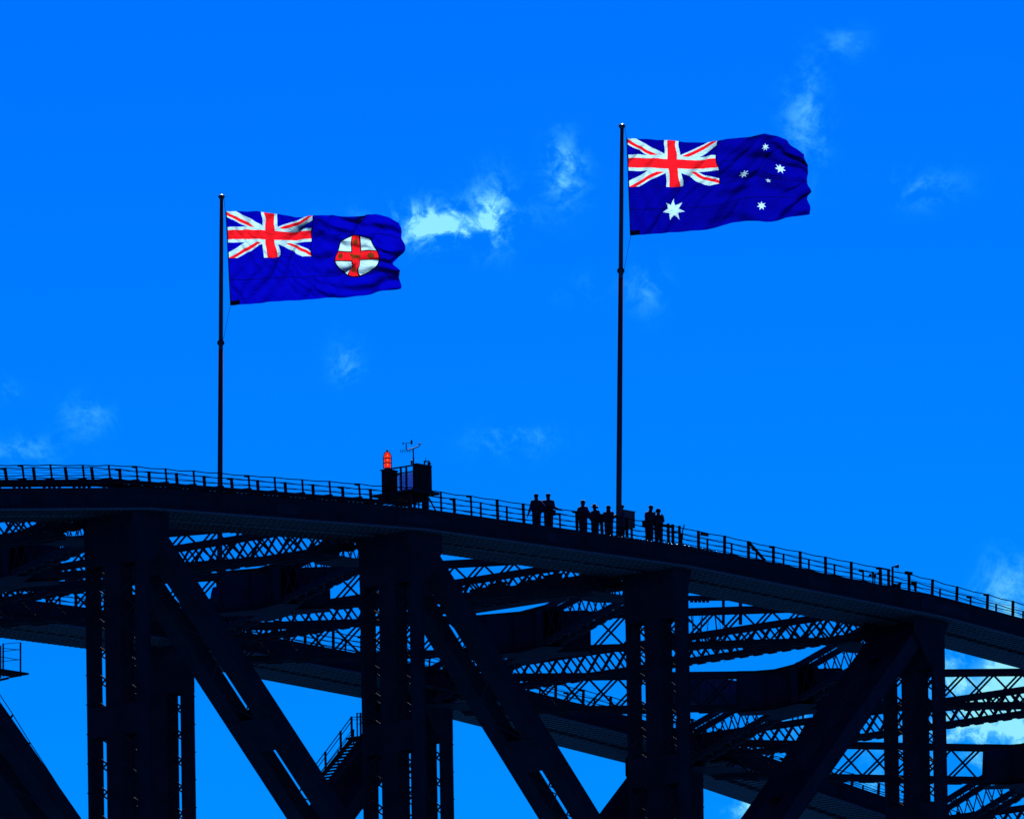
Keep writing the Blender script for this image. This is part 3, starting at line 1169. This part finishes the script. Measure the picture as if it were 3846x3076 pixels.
for k in range(6):
    q = yt - rt * (.16 + .083 * k)
    mb.tube([q + Vector((0, 0, -.10)), q + Vector((0, 0, .10))], .007, 5)
mb.build('antenna', CABIN, wm)
mb = MB()
sq = mx_ - rt * .085 + Vector((0, 0, .03))
mb.lathe(sq, [(.01, -.1), (.012, .0), (.045, .04), (.045, .2), (.03, .21), (0, .212)], 10)
mb.build('sensor', CABLT, wm)

sp = thing('spotlight', 'small round spotlight bracketed to the top of the right finned cabinet', 'lamp', (-16.5, -.74, ze + 2.16))
q = Vector((-16.6, -.74, ze + 2.16))
bar('bracket', q - rt * .12, q - rt * .12 + Vector((0, 0, .22)), .07, .07, rt, CABIN, sp)
bar('bracket', q - rt * .12 + Vector((0, 0, .17)), q + rt * .12 + Vector((0, 0, .2)), .05, .06, (0, 0, 1), CABIN, sp)
bar('aerial', q - rt * .06 + Vector((0, 0, .18)), q - rt * .06 + Vector((0, 0, .36)), .03, .03, rt, CABIN, sp)
mb = MB()
mb.tube([q + rt * .09 + Vector((0, 0, .08)) + fw * .06, q + rt * .09 + Vector((0, 0, .08)) - fw * .06], .085, 12)
mb.build('lamp_head', CABIN, sp)
bar('stand', q + rt * .12 + Vector((0, 0, -.1)), q + rt * .12 + Vector((0, 0, .05)), .04, .04, rt, CABIN, sp)

# ---------------------------------------------------------------- grey switch cabinet beside the near flagpole
eb = thing('switch_cabinet', 'pale grey metal switch cabinet standing beside the near flagpole', 'cabinet', (-.7, 1.0, zt(-.7) + .1))
z0 = zt(-.7)
mb = MB()
mb.box((-1.10, .92, z0 + 1.05), (-.32, 1.20, z0 + 1.78))
mb.build('body', CABLT, eb)
mb = MB()
mb.box((-1.13, .89, z0 + 1.775), (-.29, 1.23, z0 + 1.81))
mb.build('lid', CABLT, eb)
mb = MB()
mb.box((-1.06, .9, z0 + 1.09), (-.47, .918, z0 + 1.74))
mb.build('door', CABLT, eb)
bar('hinge_strip', (-.44, .905, z0 + 1.06), (-.44, .905, z0 + 1.76), .04, .03, (1, 0, 0), CABIN, eb)
bar('handle', (-.98, .89, z0 + 1.35), (-.98, .89, z0 + 1.47), .03, .03, (1, 0, 0), CABIN, eb)
for x in (-1.02, -.4, -.72):
    bar('leg', (x, 1.05, z0 + .1), (x, 1.05, z0 + 1.06), .07, .07, (1, 0, 0), CABIN, eb)

# ---------------------------------------------------------------- lamps and boxes on the right-hand railing


def at(px_, py_, Y):
    d = fw + rt2 * ((px_ - 1923) / 66760.84) - up2 * ((py_ - 1538) / 66760.84)
    t = (Y - CAM.y) / d.y
    q = CAM + d * t
    return Vector((q.x, q.y, q.z - H0))


fl = thing('floodlight', 'square floodlight on a thin post rising above the right railing', 'lamp', (16.9, .0, zt(16.9) + .1))
a = at(3352, 2190, 0)
b = at(3352, 2128, 0)
bar('post', Vector((b.x, 0, zt(b.x) + .1)), b, .07, .07, (1, 0, 0), RAILM, fl)
bar('arm', b, b + rt * .12 + Vector((0, 0, .0)), .05, .05, (0, 0, 1), RAILM, fl)
mb = MB()
h = b + rt * .2
mb.loft([[h + rt * (-.09) + Vector((0, 0, s_ * .05)) + fw * f_ * .06 for s_, f_ in ((-1, -1), (1, -1), (1, 1), (-1, 1))],
         [h + rt * .10 + Vector((0, 0, s_ * .085 + .02)) + fw * f_ * .1 for s_, f_ in ((-1, -1), (1, -1), (1, 1), (-1, 1))]])
mb.build('lamp_head', RAILM, fl)
mb = MB()
mb.beam(h + rt * .04 + Vector((0, 0, -.09)), h + rt * .04 + Vector((0, 0, -.15)), .03, .03)
mb.build('shade_edge', LAMPF, fl)

jb = thing('junction_box', 'dark open junction box on the walkway at the foot of the floodlight post', 'box', (17.2, .0, zt(17.2) + .1))
q = at(3368, 2205, -.05)
mb = MB()
mb.box((q.x - .22, -.12, zt(q.x) + .1), (q.x + .22, .10, q.z + .14))
mb.build('body', RAILM, jb)
mb = MB()
mb.prism([(q.x + .15, q.z + .1), (q.x + .22, q.z + .1), (q.x + .36, q.z + .26), (q.x + .3, q.z + .28)], -.1, .08)
mb.build('open_lid', RAILM, jb)

cc = thing('camera_box', 'small boxed camera clamped on a railing post right of the floodlight', 'camera', at(3413, 2190, 0))
q = at(3411, 2152, 0)
bar('housing', q - rt * .16 + Vector((0, 0, .03)), q + rt * .2 - Vector((0, 0, .03)), .14, .12, (0, 0, 1), RAILM, cc)
bar('visor', q - rt * .17 + Vector((0, 0, .1)), q + rt * .14 + Vector((0, 0, .04)), .16, .03, fw, RAILM, cc)
bar('clamp', q + Vector((0, 0, -.15)), q, .09, .09, rt, RAILM, cc)

rb = thing('relay_box', 'small box strapped low on the railing just right of the camera box', 'box', at(3434, 2205, .6))
q = at(3434, 2192, .6)
bar('housing', q - rt * .16 + Vector((0, 0, .03)), q + rt * .12 - Vector((0, 0, .03)), .15, .1, (0, 0, 1), RAILM, rb)
bar('strap', q + rt * .0 + Vector((0, 0, -.3)), q + Vector((0, 0, .12)), .05, .05, rt, RAILM, rb)

gt = thing('access_gate', 'narrow steel gate frame standing on the walkway left of the floodlight', 'gate', (15.9, .2, zt(15.9) + .1))
for pxx in (3307, 3337):
    q = at(pxx, 2150, .3)
    bar('gate_post', (q.x, .3, zt(q.x) + .1), (q.x, .3, zt(q.x) + 1.32), .1, .1, (1, 0, 0), RAILM, gt)
qa, qb = at(3300, 2140, .3), at(3342, 2148, .3)
bar('gate_bar', (qa.x, .3, zt(qa.x) + 1.3), (qb.x, .3, zt(qb.x) + 1.3), .07, .06, (0, 0, 1), RAILM, gt)

lp = thing('lamp_cluster', 'cluster of small lamps on a bracket left of the access gate', 'lamp', at(3280, 2180, .3))
q = at(3278, 2160, .3)
for k, (dx, dz) in enumerate(((-.12, 0), (.0, .1), (.1, -.04))):
    mb = MB()
    mb.lathe(q + rt * dx + Vector((0, 0, dz)), [(0, -.07), (.05, -.06), (.07, 0), (.05, .06), (0, .07)], 10)
    mb.build('lamp_head', RAILM, lp)
bar('bracket', q - rt * .25 + Vector((0, 0, -.08)), q + rt * .3 + Vector((0, 0, .1)), .05, .05, (0, 0, 1), RAILM, lp)
bar('stem', Vector((q.x, .3, zt(q.x) + .1)), q, .05, .05, (1, 0, 0), RAILM, lp)
bar('stem', Vector((q.x + .14, .3, zt(q.x) + .1)), q + Vector((.14, 0, 0)), .04, .04, (1, 0, 0), RAILM, lp)

tl = thing('strip_lamp', 'short strip lamp hung on the top cable right of the summit', 'lamp', at(2640, 2010, 0))
q = at(2646, 2007, 0)
bar('housing', q - rt * .19 + Vector((0, 0, .035)), q + rt * .19 - Vector((0, 0, .035)), .13, .08, (0, 0, 1), RAILM, tl)
bar('lens', q - rt * .09 + Vector((0, 0, .02)) - fw * .045, q + rt * .07 - Vector((0, 0, .01)) - fw * .045, .06, .012, (0, 0, 1), CABLT, tl)

br = thing('prop_strut', 'sloping steel prop leaning against a railing post right of the summit', 'strut', at(2868, 2096, 0))
bar('prop', at(2812, 2036, .1), at(2872, 2104, .1), .12, .08, (0, 1, 0), RAILM, br)

# gate hoop at the right end of the summit platform
hp = thing('summit_barrier', 'heavy square barrier rail at the right end of the summit platform', 'barrier', (2.0, .2, .1))
for pxx, w_ in ((2510, .1), (2527, .1), (2552, .09)):
    q = at(pxx, 2000, .1)
    bar('barrier_post', (q.x, .1, zt(q.x) + .1), (q.x, .1, zt(q.x) + 1.32), w_, w_, (1, 0, 0), RAILM, hp)
qa, qb = at(2480, 1972, .1), at(2530, 1980, .1)
bar('top_rail', qa, qb, .1, .07, (0, 0, 1), RAILM, hp)
qa, qb = at(2505, 2000, .1), at(2556, 1995, .1)
bar('mid_rail', qa, qb, .07, .05, (0, 0, 1), RAILM, hp)
q = at(2563, 1985, .1)
mb = MB()
mb.tube([q + Vector((0, 0, -.5)), q + Vector((0, 0, -.1)), q + Vector((.1, 0, .05)), q + Vector((.12, 0, .2))], .03, 6)
mb.build('hook', RAILM, hp)

# ---------------------------------------------------------------- stair on the far diagonal, railing of the near left diagonal, cage
st = thing('service_stair', 'steep open-tread service stair with handrails on the far arch beside the second post', 'stair', (9.2, 28.0, -6.5))
p0, p1 = at(1228, 2935, 28.2), at(1362, 2772, 28.2)
dv = p1 - p0
for yy in (27.8, 28.9):
    o_ = Vector((0, yy - 28.2, 0))
    bar('stringer', p0 + o_, p1 + o_, .06, .22, (0, 1, 0), STEEL, st)
n_t = 13
for k in range(n_t):
    q = p0 + dv * ((k + .5) / n_t)
    bar('tread', q + Vector((0, -.36, 0)), q + Vector((0, .66, 0)), .28, .05, (1, 0, 0), STEEL, st)
for pxx, top, bot in ((1222, 2822, 2912), (1279, 2744, 2840), (1320, 2690, 2785)):
    a, b = at(pxx, top, 27.9), at(pxx + 2, bot, 27.9)
    bar('handrail_post', b, a, .09, .07, (1, 0, 0), STEEL, st)
for pxx, top, bot in ((1270, 2815, 2880), (1328, 2738, 2790)):
    a, b = at(pxx, top, 28.9), at(pxx, bot, 28.9)
    bar('handrail_post', b, a, .05, .05, (1, 0, 0), STEEL, st)
for (xa, ya), (xb, yb), Yr, r_ in (((1188, 2868), (1320, 2692), 27.9, .024), ((1192, 2882), (1320, 2708), 27.9, .02), ((1200, 2905), (1322, 2740), 27.9, .016), ((1205, 2900), (1330, 2742), 28.9, .02), ((1320, 2692), (1368, 2694), 27.9, .016), ((1322, 2702), (1368, 2702), 27.9, .014)):
    mb = MB()
    mb.tube([at(xa, ya, Yr), at(xb, yb, Yr)], r_, 6)
    mb.build('handrail', STEEL, st)
for pxx in (1341, 1354):
    bar('gate_post', at(pxx + 1, 2765, 28.2), at(pxx, 2676, 28.2), .08 if pxx == 1354 else .04, .06, (1, 0, 0), STEEL, st)
for pyy in (2678, 2691, 2718):
    bar('gate_bar', at(1341, pyy, 28.2), at(1372, pyy - 2, 28.2), .03, .03, (0, 0, 1), STEEL, st)
mb = MB()
a, b = at(1340, 2766, 28.2), at(1378, 2760, 28.2)
mb.box((a.x, 27.7, a.z - .05), (b.x + .3, 28.9, a.z + .03))
mb.build('landing', STEEL, st)

dr = thing('diagonal_handrail', 'thin handrail running down the sloping member at the lower left corner', 'railing', at(200, 3076, -1.0))
for k, (xa, ya) in enumerate(((36, 2686), (100, 2790), (188, 2925), (-25, 2590), (285, 3080))):
    a = at(xa + 12, ya - 2, -1.25)
    b = at(xa - 8, ya + 24, -1.25)
    bar('stanchion', b, a, .09, .06, (0, 1, 0), RAILM, dr)
for off, r_ in (((12, -4), .02), ((-8, 12), .014)):
    mb = MB()
    mb.tube([at(x_ + off[0], y_ + off[1], -1.25) for x_, y_ in ((-60, 2540), (36, 2686), (100, 2790), (188, 2925), (285, 3080), (330, 3150))], r_, 6)
    mb.build('rail_wire', CABLE, dr)
# the access cage hanging at the left edge
cg = thing('access_cage', 'small open access cage of thin bars at the left edge below the far chord', 'cage', at(30, 2540, 6))
for x_, y0, y1, Yc in ((77, 2412, 2540, 5.6), (12, 2416, 2540, 6.4), (2, 2424, 2546, 5.6), (-40, 2428, 2550, 6.4)):
    bar('cage_post', at(x_, y1, Yc), at(x_, y0, Yc), .06, .05, (1, 0, 0), RAILM, cg)
for (xa, ya), (xb, yb) in (((77, 2412), (12, 2418)), ((12, 2434), (77, 2440)), ((12, 2446), (77, 2438)), ((2, 2466), (77, 2478)), ((2, 2484), (77, 2476)), ((-40, 2440), (2, 2434)), ((-40, 2490), (2, 2484))):
    bar('cage_bar', at(xa, ya, 5.8), at(xb, yb, 5.8), .025, .025, (0, 0, 1), RAILM, cg)
mb = MB()
a, b = at(-40, 2544, 6), at(77, 2533, 6)
mb.box((a.x, 5.5, b.z - .06), (b.x, 6.5, b.z + .02))
mb.build('cage_floor', RAILM, cg)
bar('bracket', at(-30, 2556, 6), at(77, 2537, 6), .05, .05, (0, 0, 1), RAILM, cg)
bar('boom', at(-160, 2590, 1.2), at(30, 2546, 6), .09, .09, (0, 0, 1), RAILM, cg)

# service beam and posts on the brace right of the third post
sv = thing('service_beam', 'flat grey service beam with two hanging posts above the brace behind the third post', 'beam', at(2660, 2262, 10))
Yb = 9.0
bar('beam', at(2560, 2246, Yb), at(2860, 2246, Yb), .5, .19, (0, 1, 0), STEEL2, sv)
for x_ in (2717, 2781):
    bar('hanging_post', at(x_, 2345, Yb), at(x_, 2250, Yb), .1 if x_ == 2717 else .14, .1, (1, 0, 0), STEEL, sv)
for k in range(5):
    q = at(2598 + 15 * k, 2262, Yb)
    bar('packer', q, q + Vector((0, 0, .12)), .12, .1, (1, 0, 0), STEEL, sv)
ht_ = thing('plant_box', 'dark panelled box behind the crossed bars right of the third post', 'box', at(2680, 2640, 20))
qa, qb = at(2592, 2640, 20.0), at(2768, 2556, 20.0)
mb = MB()
mb.box((qa.x, 20.0, qa.z), (qb.x, 21.2, qb.z))
mb.build('body', PANEL, ht_)
for k in range(6):
    x_ = qa.x + (qb.x - qa.x) * (k + .5) / 6
    bar('panel', (x_, 19.985, qa.z + .05), (x_, 19.985, qb.z - .05), (qb.x - qa.x) / 6 - .06, .05, (1, 0, 0), PANEL, ht_)
wp = thing('work_platform', 'dark boarded work platform hung behind the lattice strut between the second and third posts', 'platform', (.9, 8.5, -1.3))
for k in range(9):
    y_ = 3.4 + k * 1.12
    bar('screen_board', (.72, y_, -1.22), (.72, y_, -.28 - .12 * (k % 3)), 1.08, .05, (0, 1, 0), STEEL2, wp)
mb = MB()
mb.box((.75, 2.8, -1.3), (1.9, 13.4, -1.24))
mb.build('platform_deck', STEEL, wp)
for k in range(5):
    bar('hanger', (1.3, 3.2 + k * 2.4, -1.24), (1.3, 3.2 + k * 2.4, .3), .06, .06, (1, 0, 0), STEEL, wp)
bar('guard_rail', (1.3, 3.0, .25), (1.3, 13.2, .25), .05, .05, (0, 0, 1), STEEL, wp)
# hanging ropes
rp = thing('rope_bundle', 'loose ropes and scaffold tubes hanging on the lattice right of the third post', 'ropes', at(2630, 2400, 8))
for k in range(9):
    x_ = 2592 + 15 * k + random.uniform(-4, 4)
    mb = MB()
    yb = random.choice((2430, 2470, 2488))
    mb.tube([at(x_, 2285, 8), at(x_ + random.uniform(-10, 10), 2360, 8), at(x_ + random.uniform(-14, 14), yb, 8)], .012 if k % 3 else .035, 5)
    mb.build('rope' if k % 3 else 'tube', STEEL, rp)
# service platform railing inside the bracing, lower right
pr = thing('inner_railing', 'short railing on the service landing inside the bracing, lower right of centre', 'railing', at(3020, 2702, 20))
for x_ in (2977, 2997, 3016, 3056):
    bar('stanchion', at(x_, 2712, 19), at(x_, 2640, 19), .09 if x_ == 3016 else .055, .06, (1, 0, 0), STEEL, pr)
for y_ in (2664, 2682, 2650):
    bar('rail', at(2970, y_ + 6, 19), at(3075, y_ - 6, 19), .035, .035, (0, 0, 1), STEEL, pr)

# ---------------------------------------------------------------- people


def skinned(name, verts, edges, radii, root, sub=2):
    me = bpy.data.meshes.new(name)
    me.from_pydata(verts, edges, [])
    o = bpy.data.objects.new(name, me)
    COL.objects.link(o)
    o.modifiers.new('skin', 'SKIN')
    if not me.skin_vertices:
        bpy.context.view_layer.objects.active = o
    sv_ = me.skin_vertices[0].data
    for k, r_ in enumerate(radii):
        sv_[k].radius = r_ if isinstance(r_, tuple) else (r_, r_)
        sv_[k].use_root = (k == root)
    m = o.modifiers.new('sub', 'SUBSURF')
    m.levels = m.render_levels = sub
    dg = bpy.context.evaluated_depsgraph_get()
    res = bpy.data.meshes.new_from_object(o.evaluated_get(dg))
    bpy.data.objects.remove(o)
    bpy.data.meshes.remove(me)
    res.name = name
    return res


def person(label, X, Y, zf, h, face, rh=None, lh=None, lean=0.0, hat=None, hair='short', bag=False, suit=(SUIT, SUITB), turn=0.0):
    """h height; face: heading in degrees (0 = +Y, 90 = +X); rh, lh: world targets of the hands (None = hanging)"""
    s = h / 1.75
    th = R(face)
    F = Vector((math.sin(th), math.cos(th), 0))
    Rg = Vector((math.cos(th), -math.sin(th), 0))
    Uz = Vector((0, 0, 1))
    feet = Vector((X, Y, zf))

    def L(x, y, z):                     # right, forward, up in metres for a 1.75 m figure; the trunk leans forward
        yl = y + (lean * max(0, z - .9))
        return (Rg * x + F * yl + Uz * (z - abs(lean) * .12 * max(0, z - .9))) * s
    V, E, Rd = [], [], []

    def v(p, r_, link=None):
        V.append(tuple(p))
        Rd.append(tuple(q * s for q in r_) if isinstance(r_, tuple) else r_ * s)
        if link is not None:
            E.append((link, len(V) - 1))
        return len(V) - 1
    pel = v(L(0, 0, .95), (.21, .165))
    wst = v(L(0, .0, 1.12), (.21, .165), pel)
    cst = v(L(0, .01, 1.31), (.225, .17), wst)
    nkb = v(L(0, .0, 1.46), (.125, .105), cst)
    nk = v(L(0, .015, 1.505), .06, nkb)
    hd = v(L(0, .03, 1.595), (.13, .145), nk)
    tp = v(L(0, .025, 1.685), (.115, .125), hd)
    v(L(0, .145, 1.60), .014, hd)          # nose
    ends = []
    for sg, hand in ((1, rh), (-1, lh)):
        sh = v(L(sg * .20, 0, 1.40), .085, cst)
        shp = Vector(V[sh])
        if hand is None:
            hp_ = L(sg * .35, .08, .88)
        else:
            hp_ = Vector(hand) - feet
        d = hp_ - shp
        Lm = .56 * s
        if d.length > Lm * .99:
            d = d.normalized() * Lm * .99
            hp_ = shp + d
        bend = math.sqrt(max(0, (Lm / 2) ** 2 - (d.length / 2) ** 2))
        out = (Rg * sg * .15 - F * .35 - Uz * 1.0)
        out = (out - d.normalized() * out.dot(d.normalized())).normalized()
        elb = v(shp + d / 2 + out * bend, .078, sh)
        wr = v(hp_, .048, elb)
        dd = (hp_ - Vector(V[elb])).normalized()
        pm = v(hp_ + dd * .07 * s, (.036, .026), wr)
        ends.append(hp_ + feet)
        lat = dd.cross(Uz)
        lat = lat.normalized() if lat.length > .1 else Rg.copy()
        for k, (o_, ln) in enumerate(((-.03, .07), (-.01, .08), (.01, .078), (.03, .06))):
            b = Vector(V[pm]) + dd * .03 * s + lat * o_ * s
            a1 = v(b, .010, pm)
            a2 = v(b + dd * ln * .55 * s - Uz * .012 * s, .009, a1)
            v(b + dd * ln * s * .85 - Uz * .04 * s, .008, a2)
        b1 = v(Vector(V[wr]) + dd * .03 * s + lat * -.045 * s * sg, .011, wr)
        v(Vector(V[b1]) + dd * .045 * s - Uz * .02 * s + lat * -.012 * s * sg, .009, b1)
    for sg in (1, -1):
        hp = v(L(sg * .085, 0, .88), (.14, .145), pel)
        kn = v(L(sg * .095, .03, .50), .112, hp)
        an = v(L(sg * .10, -.01, .09), .088, kn)
        ft = v(L(sg * .125, .07, .04), (.045, .035), an)
        v(L(sg * .13, .17, .032), (.04, .028), ft)
    me = skinned('body', V, E, Rd, pel)
    t = bpy.data.objects.new('person', me)
    COL.objects.link(t)
    t.location = (X, Y, zf + H0)
    BASE[t.name] = (X, Y, zf)
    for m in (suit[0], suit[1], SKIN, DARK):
        me.materials.append(m)
    headz = L(0, 0, 1.49).z
    hpts = [e - feet for e in ends]
    for p in me.polygons:
        c = Vector(p.center)
        if c.z > headz:
            p.material_index = 2
        elif any((c - q).length < .13 * s and (c - q).length > .0 and (c - hq).length < .16 * s for q in hpts for hq in hpts):
            p.material_index = 2
        elif c.z < .09 * s:
            p.material_index = 3
        elif abs(c.dot(Rg)) > .19 * s and c.z > .7 * s:
            p.material_index = 1
        p.use_smooth = True
    tag(t, label, 'person', 'climbers on the summit walkway')
    hc = feet + L(0, .03, 1.63)

    def blob(name, m, c, rx, ry, rz, zcut=-1.0, back=0.0):
        mb = MB()
        rings = []
        n = 14
        for k in range(9):
            a = -math.pi / 2 + math.pi * k / 8
            zz = max(math.sin(a), zcut)
            rr = math.cos(a)
            rings.append([Vector(c) + (Rg * math.cos(6.28319 * j / n) * rx * rr + F * math.sin(6.28319 * j / n) * ry * rr + Uz * zz * rz - F * back * (1 - zz) * .5) for j in range(n)])
        mb.loft(rings)
        return mb.build(name, m, t, smooth=True)
    if hair == 'short':
        blob('hair', HAIR, hc + Uz * .045 * s - F * .015 * s, .108 * s, .12 * s, .088 * s, -.3)
    elif hair == 'bob':
        blob('hair', HAIR, hc + Uz * .02 * s - F * .02 * s, .122 * s, .13 * s, .125 * s, -.75)
    elif hair == 'long':
        blob('hair', HAIR, hc + Uz * .03 * s - F * .025 * s, .112 * s, .122 * s, .108 * s, -.6)
        blob('hair', HAIR, hc - Uz * .17 * s - F * .07 * s, .105 * s, .075 * s, .19 * s)
    elif hair == 'tail':
        blob('hair', HAIR, hc + Uz * .03 * s - F * .02 * s, .108 * s, .12 * s, .10 * s, -.5)
        mb = MB()
        q = hc - F * .12 * s
        mb.tube([q + Uz * .02, q - F * .08 * s + Uz * .03 * s, q - F * .15 * s - Uz * .02 * s], [.035 * s, .045 * s, .03 * s], 8)
        mb.build('ponytail', HAIR, t, smooth=True)
    if hat == 'cap':
        blob('cap', HATM, hc + Uz * .065 * s - F * .0 * s, .10 * s, .113 * s, .085 * s, -.1)
        mb = MB()
        q = hc + Uz * .065 * s + F * .13 * s
        mb.loft([[q + Rg * a_ * s + F * b_ * s + Uz * z_ * s for a_, b_ in ((-.07, -.04), (.07, -.04), (.055, .06), (-.055, .06))] for z_ in (-.008, .008)])
        mb.build('cap_peak', HATM, t)
    if hat == 'brim':
        blob('hat_crown', HATM, hc + Uz * .08 * s, .10 * s, .11 * s, .09 * s, -.2)
        mb = MB()
        q = hc + Uz * .065 * s
        mb.loft([[q + Rg * math.cos(k * .4488) * r_ * s + F * math.sin(k * .4488) * r_ * s + Uz * z_ * s for k in range(14)] for r_, z_ in ((.1, .0), (.175, -.045), (.175, -.03), (.1, .02))])
        mb.build('hat_brim', HATM, t)
    # harness belt
    mb = MB()
    c = feet + L(0, 0, 1.0)
    n = 16
    mb.loft([[c + Rg * math.cos(6.28319 * k / n) * r_ * 1.15 * s + F * math.sin(6.28319 * k / n) * r_ * .95 * s + Uz * z_ * s for k in range(n)] for r_, z_ in ((.19, -.03), (.215, -.03), (.215, .03), (.19, .03))])
    mb.build('harness_belt', DARK, t)
    if bag:
        mb = MB()
        c = feet + L(.2, -.05, .92)
        mb.box(c - Vector((.09, .07, .12)), c + Vector((.09, .07, .12)))
        mb.build('belt_pouch', DARK, t)
    return t


def stand(pxx, pyy, Y, zoff):
    q = at(pxx, pyy, Y)
    return q.x, Y, zt(q.x) + zoff, q.z - zt(q.x) - zoff


def rail_pt(pxx, pyy, Y):
    return at(pxx, pyy, Y)


x, y, z, h = stand(2014, 1855, .5, .1)
person('short-haired climber in blue-grey suit, leftmost on the walkway, arm stretched right to the cable', x, y, z, h, 35, rh=rail_pt(2063, 1914, .05), lh=None)
x, y, z, h = stand(2059, 1854, .5, .1)
person('short-haired climber second from the left, back turned, right hand on the front cable', x, y, z, h, 40, rh=rail_pt(2102, 1914, .03), lh=None, bag=True)
x, y, z, h = stand(2188, 1880, .5, .1)
person('climber in a peaked cap looking right, third from the left on the walkway', x, y, z, h, 80, rh=None, lh=None, hat='cap')
x, y, z, h = stand(2234, 1896, .5, .1)
person('climber in a wide-brimmed hat with a ponytail, left of the near flagpole', x, y, z, h, 265, rh=rail_pt(2212, 1922, .9), lh=None, hat='brim', hair='tail')
x, y, z, h = stand(2285, 1899, .5, .1)
person('long-haired climber with her back turned, just left of the near flagpole', x, y, z, h, 55, rh=rail_pt(2312, 1938, .1), hair='long')
x, y, z, h = stand(2335, 1896, 1.15, .1)
person('climber hidden from the chest down behind the near flagpole and switch cabinet', x, y, z, h, 330, lh=rail_pt(2312, 1936, .9), hair='short')
x, y, z, h = stand(2436, 1899, .5, .28)
person('dark-haired climber leaning forward with both hands on the rail, right of the switch cabinet', x, y, z, h, 200, rh=rail_pt(2428, 1962, .05), lh=rail_pt(2458, 1955, .3), lean=.25, bag=True)
x, y, z, h = stand(2472, 1911, .45, .28)
person('round-haired climber facing the camera with one arm raised to the chest, rightmost on the walkway', x, y, z, h, 228, lh=rail_pt(2487, 1940, .2), hair='bob')
pp = person('worker in dark blue overalls standing in the bracing left of the first plated box', .05, 26.6, -.06, 1.74, 60, suit=(SUITB, SUITB), rh=(.45, 26.2, .85))
pp['group'] = 'workers in the bracing'
